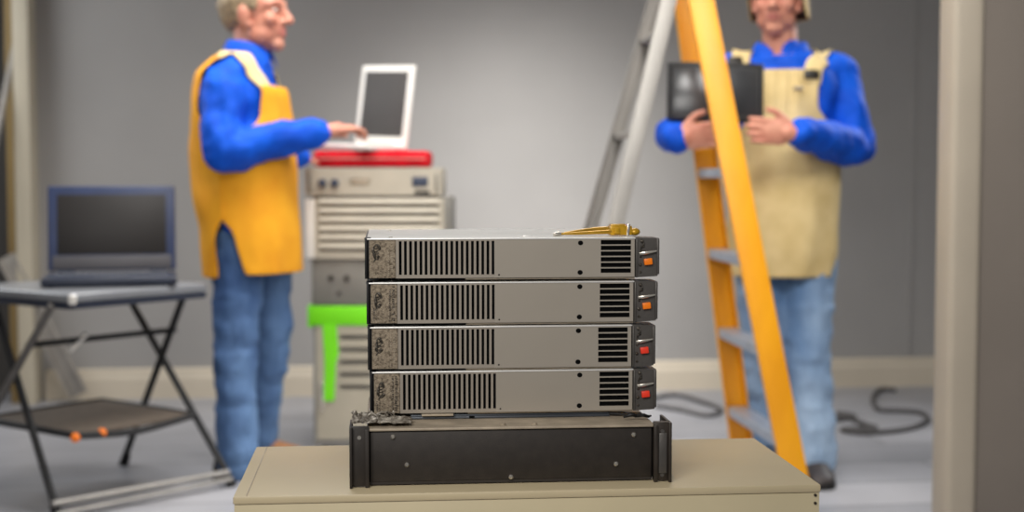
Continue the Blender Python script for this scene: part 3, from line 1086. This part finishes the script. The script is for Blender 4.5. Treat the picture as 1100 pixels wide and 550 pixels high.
def add_hand(b, wrist, fdir, pnorm, s=1.0, curl=.45, thumb=1, spread=.06, tdir=None):
    """palm from the wrist along fdir; fingers bend towards pnorm; thumb = +1/-1 side along pnorm x fdir"""
    f_ = V(fdir).normalized()
    n_ = V(pnorm)
    n_ = (n_ - f_ * n_.dot(f_)).normalized()
    l_ = n_.cross(f_)
    w = V(wrist)
    R = Matrix((l_, f_, n_)).transposed()
    b.limb([w - f_ * .004, w + f_ * .012, w + f_ * .03], [.026 * s, .026 * s, .028 * s], flat=(.8, 1), up=n_)
    b.ell(w + f_ * .055 * s, (.042 * s, .052 * s, .016 * s), R)
    b.ell(w + f_ * .075 * s, (.041 * s, .028 * s, .014 * s), R)
    for k, (off, L) in enumerate(((.031, .070), (.011, .079), (-.010, .074), (-.030, .058))):
        off *= thumb
        p = w + f_ * .078 * s + l_ * off * s
        d = (f_ + l_ * spread * (off / .03)).normalized()
        pts = [p, ]
        a = curl * .55
        for t, L_ in enumerate((.46, .31, .23)):
            dd = d * math.cos(a) + n_ * math.sin(a)
            p = p + dd * L * L_ * s
            pts.append(p)
            a += curl * (1.0 + .2 * t)
        b.limb(pts, [.0098 * s, .0092 * s, .0084 * s, .0070 * s], 4, 10)
    p = w + f_ * .030 * s + l_ * .030 * thumb * s + n_ * .006
    td = V(tdir).normalized() if tdir else (f_ * .75 + l_ * thumb * .55 + n_ * .35).normalized()
    b.limb([w + f_ * .02 * s + l_ * .016 * thumb * s, p + td * .018 * s, p + td * .048 * s, p + (td * .8 + f_ * .25).normalized() * .074 * s],
           [.016 * s, .0135 * s, .0108 * s, .0085 * s], 4, 10)


def body_shape(sections, n=40):
    """sections: (z, cx, cy, rx, ry) with rx lateral, ry fore-and-aft; returns a function of z"""
    secs = sorted(sections)

    def at(z):
        if z <= secs[0][0]:
            return secs[0][1:]
        for a, c in zip(secs, secs[1:]):
            if z <= c[0]:
                t = (z - a[0]) / (c[0] - a[0])
                t = t * t * (3 - 2 * t)
                return tuple(x + (y - x) * t for x, y in zip(a[1:], c[1:]))
        return secs[-1][1:]
    return at


def torso(b, at, z0, z1, R, grow=0.0, n=22, seg=36):
    rings = []
    for k in range(n + 1):
        z = z0 + (z1 - z0) * k / n
        cx, cy, rx, ry = at(z)
        rings.append([V((cx, cy, z)) + R @ V((math.cos(2 * PI * j / seg) * (rx + grow), math.sin(2 * PI * j / seg) * (ry + grow), 0)) for j in range(seg)])
    b.loft(rings)


def panel(at, R, z0, z1, half, off, centre, n=26, m=22, amp=.006, seed=0.0, flare=0.0, thick=.004):
    """a hanging cloth panel around the torso: centre = angle of its middle (pi/2 = front), half(z) its half angle"""
    b = MB()
    rings = []
    for k in range(n + 1):
        t = k / n
        z = z0 + (z1 - z0) * t
        cx, cy, rx, ry = at(z)
        h = half(z)
        row = []
        for j in range(m + 1):
            a = centre + h * (2 * j / m - 1)
            o_ = off + flare * (1 - t) + amp * noise.noise(V((a * 3.0, z * 5 + seed, seed))) + amp * .6 * noise.noise(V((a * 9, z * 2, seed + 4)))
            row.append(V((cx, cy, z)) + R @ V((math.cos(a) * (rx + o_), math.sin(a) * (ry + o_), 0)))
        rings.append(row)
    b.loft(rings, cap=False, closed=False)
    return evaluated(b.bm, [('SOLIDIFY', dict(thickness=thick, offset=0.0)), ('SUBSURF', dict(levels=1, render_levels=1))])


def ribbon(pts, width, bvh, off=.006, thick=.004, k=6, wdir=None):
    """a strap that follows the cloth underneath it"""
    pts = [V(p[:3]) for p in catmull([tuple(p) for p in pts], k)]
    rings = []
    for i, p in enumerate(pts):
        loc, nrm, _, dist = bvh.find_nearest(p)
        t = (pts[min(i + 1, len(pts) - 1)] - pts[max(i - 1, 0)]).normalized()
        s = t.cross(nrm).normalized()
        row = []
        for q in (-.5, -.25, 0, .25, .5):
            l2, n2, _, _ = bvh.find_nearest(loc + s * width * q + nrm * .01)
            row.append(l2 + n2 * off)
        rings.append(row)
    b = MB()
    b.loft(rings, cap=False, closed=False)
    return evaluated(b.bm, [('SOLIDIFY', dict(thickness=thick, offset=0.0)), ('SMOOTH', dict(factor=.5, iterations=2))])


def bvh_of(me):
    return BVHTree.FromPolygons([v.co.copy() for v in me.vertices], [tuple(p_.vertices) for p_ in me.polygons])


def paint_lips(me, P, R, s):
    c = P(0, .09, -.057)
    inv = R.transposed()
    for p_ in me.polygons:
        q = inv @ (p_.center - c)
        if (q.x / (.024 * s)) ** 2 + (q.z / (.011 * s)) ** 2 < 1 and abs(q.y) < .022 * s:
            p_.material_index = 1


def add_eyes(P, R, s, parent):
    for sx in (-1, 1):
        b = MB().ell(P(sx * .031, .079, .010), (.0125 * s, .0105 * s, .0062 * s), R, 16)
        e = b.build('eye', M_eye, parent)
        MB().ell(P(sx * .031, .0875, .010), (.0055 * s, .004 * s, .0055 * s), R, 12).build('iris', M_iris, e)


def shoe(heel, toe, w, h, m, parent, z=0.0):
    """heel, toe on the floor; a loft of cross-sections and a sole"""
    heel, toe = V((heel[0], heel[1], z)), V((toe[0], toe[1], z))
    t = (toe - heel)
    L = t.length
    t.normalize()
    s = V((-t.y, t.x, 0))
    prof = [(0.0, .55, .50), (.04, .80, .78), (.16, .90, 1.0), (.34, .84, 1.0), (.48, .90, .78), (.66, 1.05, .60), (.84, .96, .48), (.95, .70, .38), (1.0, .35, .24)]
    rings = []
    for u, ww, hh in prof:
        c = heel + t * (L * u)
        rg = []
        for j in range(20):
            a = 2 * PI * j / 20
            zz = .018 + (h * hh - .018) * (.5 + .5 * math.sin(a))
            rg.append(c + s * (w / 2 * ww * math.cos(a) * (1 if math.sin(a) < .2 else .9)) + V((0, 0, zz)))
        rings.append(rg)
    b = MB()
    b.loft(rings)
    o_ = b.build('shoe', m, parent, angle=60)
    b = MB()
    rings = [[heel + t * (L * (u * 1.02 - .01)) + s * (w / 2 * ww * 1.06 * q) + V((0, 0, zz)) for q, zz in ((-1, 0), (1, 0), (1, .022), (-1, .022))] for u, ww, hh in prof]
    b.loft(rings)
    b.build('sole', M_sole, o_)
    return o_


# ---------- left worker, in profile, typing on the white laptop
F = Fig(262, 5.2)
J = F.J
yawb = math.radians(-16)                       # facing right and a little towards the viewer
R = frame((math.cos(yawb), math.sin(yawb), 0))
zpx = lambda py, d=F.d: J(262, py).z
hz = lambda py: zpx(py)


def jx(px, py):
    return J(px, py).x


secs = [(zpx(300), jx(272, 300), 0, .165, .125), (zpx(255), jx(270, 255), 0, .175, .138), (zpx(200), jx(264, 200), 0, .170, .150),
        (zpx(150), jx(262, 150), 0, .180, .150), (zpx(105), jx(260, 105), 0, .190, .135), (zpx(80), jx(258, 80), 0, .180, .110),
        (zpx(66), jx(262, 66), 0, .115, .085), (zpx(56), jx(268, 56), 0, .065, .065)]
at = body_shape(secs)
hc = J(274, 18, 0)
hs = 1.17
HR = frame((math.cos(math.radians(-12)), math.sin(math.radians(-12)), 0.06))
sh_n, el_n, wr_n = J(240, 96, -.185), J(241, 160, -.235), J(352, 141, -.10)
sh_f, el_f, wr_f = J(276, 96, .175), J(287, 165, .19), J(323, 171, .20)
b = MB()
P = add_head(b, hc, HR, hs)
b.limb([hc + HR @ V((0, -.022, -.045)) * hs, J(269, 60, 0), J(262, 85, 0)], [.060, .060, .075])
torso(b, at, zpx(262), zpx(62), R, -.012)
b.limb([sh_n, el_n, lerp(el_n, wr_n, .5), wr_n], [.055, .043, .040, .028])
b.limb([sh_f, el_f, lerp(el_f, wr_f, .5), wr_f], [.055, .043, .040, .028])
add_hand(b, wr_n + (wr_n - el_n).normalized() * .01, (wr_n - el_n).normalized() + V((.0, .25, -.05)), (0.1, .1, -1), 1.05, .50, thumb=-1)
add_hand(b, wr_f, V((-.06, 1, .06)), (.1, .1, -1), .9, .3, thumb=1)
hip_n, kn_n, an_n = J(256, 262, -.08), J(253, 375, -.10), J(255, 482, -.10)
hip_f, kn_f, an_f = J(284, 262, .09), J(291, 365, .16), J(276, 464, .24)
an_n.z, an_f.z = .085, .085
b.limb([hip_n, kn_n, an_n], [.082, .056, .040])
b.limb([hip_f, kn_f, an_f], [.082, .056, .040])
b.ell(J(270, 258, 0), (.14, .14, .10))
for a_, tx in ((an_n, .16), (an_f, .16)):
    b.limb([a_ + V((0, 0, -.02)), V((a_.x + tx * .3, a_.y - .005, .050)), V((a_.x + tx * .5, a_.y - .01, .046))], [.036, .030, .022])
me = fuse(b, .0052, 4, .5)
paint_lips(me, P, HR, hs)
man = link('person', me, [M_skin, M_lip], None, angle=180, loc=F.o, rotz=RZ)
tag(man, 'standing worker in a yellow tabard, seen from the side, typing on the white laptop', 'person')
add_eyes(P, HR, hs, man)
# shirt
b = MB()
torso(b, at, zpx(270), zpx(60), R, .006)
for (s_, e_, w_) in ((sh_n, el_n, wr_n), (sh_f, el_f, wr_f)):
    cuff = lerp(e_, w_, .93)
    b.limb([s_ + V((.0, 0, -.005)), lerp(s_, e_, .5), e_, lerp(e_, cuff, .45), cuff], [.084, .082, .080, .070, .046])
    b.ell(lerp(s_, V((at(s_.z)[0], 0, s_.z)), .25), (.085, .085, .072))
b.limb([J(262, 80, 0), J(268, 58, 0)], [.085, .070])
me = fuse(b, .007, 5, .5)
wrinkle(me, .014, 12, (1, 1, .8), 2)
shirt_bvh = bvh_of(me)
shirt = link('shirt', me, M_shirt, man, angle=180)


def collar(neck, fwd, r, tilt, parent, h=.045):
    b = MB()
    f_ = V(fwd).normalized()
    l_ = V((0, 0, 1)).cross(f_)
    rows = []
    for k, (q, dz) in enumerate(((1.02, 0.0), (.96, h * .6), (.97, h), (1.12, h * .92), (1.34, -h * .15))):
        row = []
        for j in range(33):
            a = math.radians(20) + math.radians(320) * j / 32
            front = max(0, math.cos(a)) ** 3
            d_ = f_ * math.cos(a) + l_ * math.sin(a)
            row.append(V(neck) + d_ * r * q * (1 + .10 * front * (k == 4)) + V((0, 0, dz - front * (.035 if k < 4 else .055))))
        rows.append(row)
    b.loft(rows, cap=False, closed=False)
    me = evaluated(b.bm, [('SOLIDIFY', dict(thickness=.005, offset=0)), ('SUBSURF', dict(levels=1, render_levels=1))])
    return link('collar', me, M_shirt, parent, angle=180)


collar(J(268, 58, 0), (math.cos(yawb), math.sin(yawb), -.1), .074, 0, shirt)
# tabard: front and back panels, bib and straps
zhem = zpx(292)
zs_ = zpx(150)
def ramp(z, *kn):
    kn = sorted(kn)
    if z <= kn[0][0]:
        return math.radians(kn[0][1])
    for a_, c_ in zip(kn, kn[1:]):
        if z <= c_[0]:
            return math.radians(a_[1] + (c_[1] - a_[1]) * (z - a_[0]) / (c_[0] - a_[0]))
    return math.radians(kn[-1][1])


fr_half = lambda z: ramp(z, (zpx(292), 68), (zpx(244), 80), (zpx(232), 95), (zpx(168), 95), (zpx(130), 36), (zpx(94), 28))
me = panel(at, R, zhem, zpx(94), fr_half, .030, PI / 2, amp=.008, seed=1, flare=.015)
tb = link('tabard_front', me, M_vest, man, angle=180)
bk_half = lambda z: ramp(z, (zpx(296), 80), (zpx(246), 80), (zpx(232), 94), (zpx(168), 94), (zpx(120), 66), (zpx(63), 74))
me = panel(at, R, zpx(296), zpx(62), bk_half, .026, -PI / 2, amp=.012, seed=5, flare=.022)
link('tabard_back', me, M_vest, man, angle=180)
for sy, pts in ((-1, [J(236, 66, -.10), J(248, 62, -.115), J(262, 72, -.13), J(274, 88, -.13), J(288, 106, -.11)]),
                (1, [J(240, 66, .09), J(256, 64, .10), J(275, 72, .10), J(298, 98, .08)])):
    me = ribbon(pts, .072, shirt_bvh, off=.012)
    plabel(link('strap', me, M_strap, man, angle=180), 'cream shoulder strap')
# hair
b = MB()
for c_, r_ in (((0, -.030, .045), (.082, .092, .090)), ((0, -.064, .014), (.064, .050, .062)), ((0, .012, .088), (.066, .070, .046))):
    b.ell(P(*c_), tuple(x * hs for x in r_), HR)
for sx in (-1, 1):
    b.ell(P(sx * .068, .016, .040), (.014 * hs, .026 * hs, .032 * hs), HR)
me = fuse(b, .006, 3, .5)
wrinkle(me, .004, 70, (1, 1, .5), 1)
link('hair', me, M_hair, man, angle=180)
# jeans
b = MB()
b.ell(J(270, 250, 0), (.165, .165, .14))
b.limb([hip_n, lerp(hip_n, kn_n, .5), kn_n, lerp(kn_n, an_n, .5), an_n + V((.005, 0, -.03))], [.108, .092, .080, .078, .082])
b.limb([hip_f, lerp(hip_f, kn_f, .5), kn_f, lerp(kn_f, an_f, .5), an_f + V((.005, 0, -.03))], [.105, .090, .076, .074, .076])
me = fuse(b, .008, 5, .6)
wrinkle(me, .012, 10, (1, 1, 1.8), 8)
link('jeans', me, M_denim, man, angle=180)
shoe((an_n.x - .085, an_n.y + .015), (an_n.x + .185, an_n.y - .03), .105, .115, M_shoe, man)
shoe((an_f.x - .085, an_f.y + .015), (an_f.x + .195, an_f.y - .02), .105, .115, M_tan, man)

# ---------- right worker, facing the viewer, holding a black tablet
F = Fig(842, 5.14)
J = F.J
zpx = lambda py: J(842, py).z
jx = lambda px, py: J(px, py).x
yaw2 = math.radians(-100)
R = frame((math.cos(yaw2), math.sin(yaw2), 0))
secs = [(zpx(305), jx(838, 305), 0, .165, .125), (zpx(260), jx(841, 260), 0, .172, .138), (zpx(210), jx(842, 210), 0, .172, .145),
        (zpx(160), jx(842, 160), 0, .172, .138), (zpx(110), jx(843, 110), 0, .182, .128), (zpx(82), jx(844, 82), 0, .178, .110),
        (zpx(66), jx(842, 66), 0, .115, .088), (zpx(52), jx(839, 52), 0, .066, .068)]
at = body_shape(secs)
hs = 1.10
hc = J(835, 1, -.03)
HR = frame((math.cos(math.radians(-108)), math.sin(math.radians(-108)), -.04))
sh_r, el_r, wr_r = J(897, 82, .0), J(917, 156, -.05), J(857, 143, -.365)
sh_l, el_l, wr_l = J(786, 82, .0), J(724, 142, -.085), J(726, 149, -.375)
b = MB()
P = add_head(b, hc, HR, hs)
b.limb([hc + HR @ V((0, -.022, -.045)) * hs, J(839, 55, 0), J(842, 82, 0)], [.064, .066, .08])
torso(b, at, zpx(266), zpx(60), R, -.012)
b.limb([sh_r, el_r, lerp(el_r, wr_r, .5), wr_r], [.058, .046, .042, .030])
b.limb([sh_l, el_l, lerp(el_l, wr_l, .5), wr_l], [.058, .040, .036, .028])
add_hand(b, wr_r + V((-.005, 0, 0)), (-1, -.04, .06), (0, 1, .1), 1.12, .25, thumb=1, tdir=(-.75, -.15, .65))
add_hand(b, wr_l, (.9, -.12, .10), (0.1, 1, .1), 1.12, .25, thumb=-1, tdir=(.65, -.1, .75))
hip_n, kn_n, an_n = J(866, 270, 0), J(868, 385, -.03), J(874, 495, -.05)
hip_f, kn_f, an_f = J(820, 270, 0), J(820, 380, .03), J(826, 485, .12)
an_n.z = an_f.z = .085
b.limb([hip_n, kn_n, an_n], [.084, .058, .042])
b.limb([hip_f, kn_f, an_f], [.084, .058, .042])
b.ell(J(842, 264, 0), (.14, .115, .10))
for a_ in (an_n, an_f):
    b.limb([a_ + V((0, 0, -.02)), V((a_.x - .005, a_.y - .05, .050)), V((a_.x - .008, a_.y - .08, .046))], [.036, .030, .022])
me = fuse(b, .0052, 4, .5)
paint_lips(me, P, HR, hs)
man = link('person', me, [M_skin, M_lip], None, angle=180, loc=F.o, rotz=RZ)
tag(man, 'standing worker in khaki bib apron and straw hat, holding a black tablet', 'person')
add_eyes(P, HR, hs, man)
b = MB()
torso(b, at, zpx(275), zpx(60), R, .008)
for (s_, e_, w_, g_) in ((sh_r, el_r, wr_r, 1.0), (sh_l, el_l, wr_l, .78)):
    cuff = lerp(e_, w_, .96)
    b.limb([s_, lerp(s_, e_, .5), e_, lerp(e_, cuff, .45), cuff], [.086, .082 * g_, .076 * g_, .070 * g_, .052])
    b.ell(lerp(s_, V((at(s_.z)[0], 0, s_.z)), .25), (.085, .085, .075))
b.limb([J(842, 80, 0), J(839, 58, 0)], [.09, .074])
me = fuse(b, .007, 5, .5)
wrinkle(me, .013, 12, (1, 1, .8), 6)
shirt_bvh = bvh_of(me)
shirt = link('shirt', me, M_shirt, man, angle=180)
collar(J(839, 60, -.005), (math.cos(yaw2), math.sin(yaw2), -.1), .084, 0, shirt, .052)
# khaki bib apron
hw = lambda z: math.radians(86) if z < zpx(165) else math.radians(86 - 53 * min(1, (z - zpx(165)) / (zpx(120) - zpx(165))))
me = panel(at, R, zpx(296), zpx(77), hw, .020, PI / 2, amp=.012, seed=11, flare=.010)
link('bib_apron', me, M_khaki, man, angle=180)
ap_bvh = shirt_bvh
me = panel(at, R, zpx(294), zpx(95), lambda z: math.radians(80), .018, -PI / 2, amp=.008, seed=15, flare=.012)
link('apron_back', me, M_khaki, man, angle=180)
for pts, bk in (([J(868, 92, -.13), J(873, 76, -.11), J(880, 60, -.06), J(884, 52, .02), J(880, 62, .09)], J(869, 82, -.13)),
                ([J(796, 92, -.13), J(794, 74, -.11), J(797, 56, -.06), J(800, 50, .02), J(802, 60, .09)], J(790, 64, -.10))):
    me = ribbon(pts, .072, shirt_bvh, off=.014)
    st = link('strap', me, M_khaki, man, angle=180)
    loc, nrm, _, _ = shirt_bvh.find_nearest(bk)
    q = frame(nrm)
    MB().box(loc + nrm * .020, (.056, .010, .034), q, .004).build('buckle', M_buckle, st)
# pocket mark on the bib
cx, cy, rx, ry = at(zpx(98))
pk = V((cx, cy, zpx(98))) + R @ V((math.cos(PI / 2 - .18) * (rx + .032), math.sin(PI / 2 - .18) * (ry + .033), 0))
MB().box(pk, (.035, .006, .012), R, .002).build('pocket_tab', M_taupe, man)
# hat: straw bucket hat with a dark lining
sec = []
for a_k in range(41):
    sec.append(2 * PI * a_k / 40)


def hatpt(a, r, z, dip):
    # brim drops at the sides and the back, lifts over the face
    fr = max(0.0, min(1.0, (math.cos(a - math.radians(110)) - .02) / .25))
    fr = fr * fr * (3 - 2 * fr)
    return P(math.cos(a) * r * .93, -.012 + math.sin(a) * r * 1.10, z - dip * (1 - fr))


def hat_shell(rows, m, name, parent, thick):
    b = MB()
    b.loft([[hatpt(a, r, z, dp) for a in sec[:-1]] for r, z, dp in rows], cap=False)
    me = evaluated(b.bm, [('SOLIDIFY', dict(thickness=thick, offset=0)), ('SUBSURF', dict(levels=1, render_levels=1))])
    return link(name, me, m, parent, angle=180)


rows = [(.012, .185, 0), (.060, .180, 0), (.088, .155, 0), (.096, .110, 0), (.100, .072, .010), (.107, .062, .065), (.113, .054, .12)]
hat = hat_shell(rows, M_straw, 'straw_hat', man, .006)
hat_shell([(r - .005, z - .005 if k < 4 else z + .004, dp) for k, (r, z, dp) in enumerate(rows)], M_lining, 'lining', hat, .003)
b = MB()
b.ell(P(0, -.045, .02), (.078 * hs, .066 * hs, .075 * hs), HR)
for sx in (-1, 1):
    b.ell(P(sx * .070, -.002, .026), (.012 * hs, .026 * hs, .030 * hs), HR)
me = fuse(b, .006, 3, .5)
wrinkle(me, .004, 70, (1, 1, .5), 1)
link('hair', me, M_hair, man, angle=180)
b = MB()
b.ell(J(842, 262, 0), (.168, .142, .14))
b.limb([hip_n, lerp(hip_n, kn_n, .5), kn_n, lerp(kn_n, an_n, .5), an_n + V((0, 0, -.03))], [.110, .098, .086, .082, .084])
b.limb([hip_f, lerp(hip_f, kn_f, .5), kn_f, lerp(kn_f, an_f, .5), an_f + V((0, 0, -.03))], [.108, .094, .082, .078, .080])
me = fuse(b, .008, 5, .6)
wrinkle(me, .012, 10, (1, 1, 1.8), 18)
link('jeans', me, M_denim2, man, angle=180)
shoe((an_n.x + .005, an_n.y + .08), (an_n.x - .01, an_n.y - .19), .108, .115, M_shoe, man)
shoe((an_f.x + .005, an_f.y + .08), (an_f.x - .02, an_f.y - .19), .108, .115, M_shoe, man)

# black tablet in his hands
dtb = 5.14 - .30
a, c = W(716, 128, dtb), W(820, 128, dtb)
tw = (c - a).length
thh = W(768, 66, dtb).z - W(768, 131, dtb).z
tl = W(768, 131, dtb)
tbl = empty('tablet', 'black padded tablet held up in front of the chest of the worker in khaki', 'tablet', tl, RZ)
RT = rotm(math.radians(-9), math.radians(1.5), 0)
b = MB().box((0, 0, thh / 2), (tw, .022, thh), bevel=.009, seg=3)
b.bm.transform(RT)
tcase = b.build('case', M_tablet, tbl)
b = MB().box((0, -.0115, thh / 2), (tw - .045, .003, thh - .05), bevel=.001)
b.bm.transform(RT)
b.build('screen', M_tscr, tbl)
b = MB()
for z in (.012, thh - .012):
    b.tube([(-tw / 2 + .012, -.0115, z), (tw / 2 - .012, -.0115, z)], .003, 8)
for x in (-tw / 2 + .012, tw / 2 - .012):
    b.tube([(x, -.0115, .012), (x, -.0115, thh - .012)], .003, 8)
b.bm.transform(RT)
b.build('edge_piping', M_black, tcase)

# ------------------------------------------------------------------ cables, leaning pole and beam
def cable(label, pix, r, name='cable'):
    pts = [FZ(x, y, r) for x, y in pix]
    o_ = pts[len(pts) // 2].copy()
    o_.z = 0
    b = MB().tube([q - o_ for q in pts], r, 10, 6)
    o2 = b.build(name, M_cable, None, angle=180, loc=o_)
    tag(o2, label, 'cable')
    return o2


cable('loose dark cable curling on the floor right of the khaki worker', [(880, 452), (905, 450), (918, 447), (900, 444), (912, 449), (930, 456), (940, 460), (905, 461), (925, 465), (960, 463), (985, 458), (997, 450), (988, 443), (965, 441),
       (945, 440), (938, 432), (940, 423), (948, 418), (962, 419)], .011)
cable('loose grey cable on the floor between the servers and the ladder', [(700, 428), (725, 424), (750, 430), (775, 440), (760, 446), (730, 440), (705, 436)], .010)

ptop, pbot = W(31, -25, 6.80), GF(-72, 6.15)
b = MB().tube([V((0, 0, 0)), ptop - pbot], .016, 12)
b.tube([V((0, 0, 0)), (ptop - pbot) * .015], .022, 12)
tag(b.build('metal_pole', M_beam, None, loc=pbot), 'thin grey metal pole leaning against the pale pier at the left edge', 'pole')

bb, bt = FZ(86, 433, .0), W(8, 285, 6.72)
o_ = bb.copy()
t = (bt - bb)
b = MB()
sd = V((0, 0, 1)).cross(t).normalized()
lo = V((0, 0, .045))
b.bar(lo, t + lo, .085, .012, up=Hc * -1, bevel=.003)
nn = (Hc * -1 - t.normalized() * (Hc * -1).dot(t.normalized())).normalized()
sd = t.normalized().cross(nn)
for s in (-1, 1):
    b.bar(lo + sd * .038 * s + nn * .016, t + lo + sd * .038 * s + nn * .016, .012, .03, up=nn, bevel=.003)
tag(b.build('metal_beam', M_beam, None, loc=o_), 'weathered grey channel beam leaning behind the folding table', 'beam')

# ------------------------------------------------------------------ light
def area(name, loc, target, size, power, color=(1, 1, 1), sy=None, spread=None):
    l = bpy.data.lights.new(name, 'AREA')
    l.shape = 'RECTANGLE'
    l.size = size
    l.size_y = sy or size
    l.energy = power
    l.color = color
    if spread:
        l.spread = math.radians(spread)
    o_ = bpy.data.objects.new(name, l)
    C.objects.link(o_)
    o_.location = loc
    o_.rotation_euler = (V(target) - V(loc)).to_track_quat('-Z', 'Y').to_euler()
    return o_


area('overhead_light', CF(-.3, 4.5, 3.1), CF(-.3, 4.6, 0), 2.4, 64, (1, .975, .94), 1.2, 125)
area('overhead_light', CF(.6, 2.3, 3.0), CF(.7, 5.2, .5), 1.6, 15, (1, .975, .94), .8, 80)  # unseen fill added to brighten the fronts of the workers
area('wall_wash_light', CF(.05, 5.5, 2.7), CF(.1, 6.9, .75), .8, 8.5, (1, .985, .96), .5, 60)
area('left_rim_light', CF(-2.9, 5.6, 2.2), CF(-1.0, 5.2, 1.2), 1.2, 26, (.95, .98, 1.0), 1.4)  # unseen rim light added for the left worker's sleeve, no window there
area('right_rim_light', CF(2.9, 6.4, 2.5), CF(1.1, 5.2, 1.2), .8, 14, (.95, .98, 1.0), .8, 100)  # rim light added out of view for the right worker's sleeve edge
area('front_light', CF(-.7, -.3, 2.3), CF(0, 2.1, .8), 1.6, 17, (1, .97, .93), 1.2, 90)
w = bpy.data.worlds.new('world')
bpy.context.scene.world = w
w.use_nodes = True
bg = w.node_tree.nodes['Background']
bg.inputs[0].default_value = (.95, .97, 1.0, 1)
bg.inputs[1].default_value = 0.145

sc = bpy.context.scene
sc.view_settings.view_transform = 'Standard'
sc.view_settings.look = 'None'
sc.view_settings.gamma = 1.0
sc.view_settings.use_curve_mapping = False
sc.view_settings.exposure = 0.0
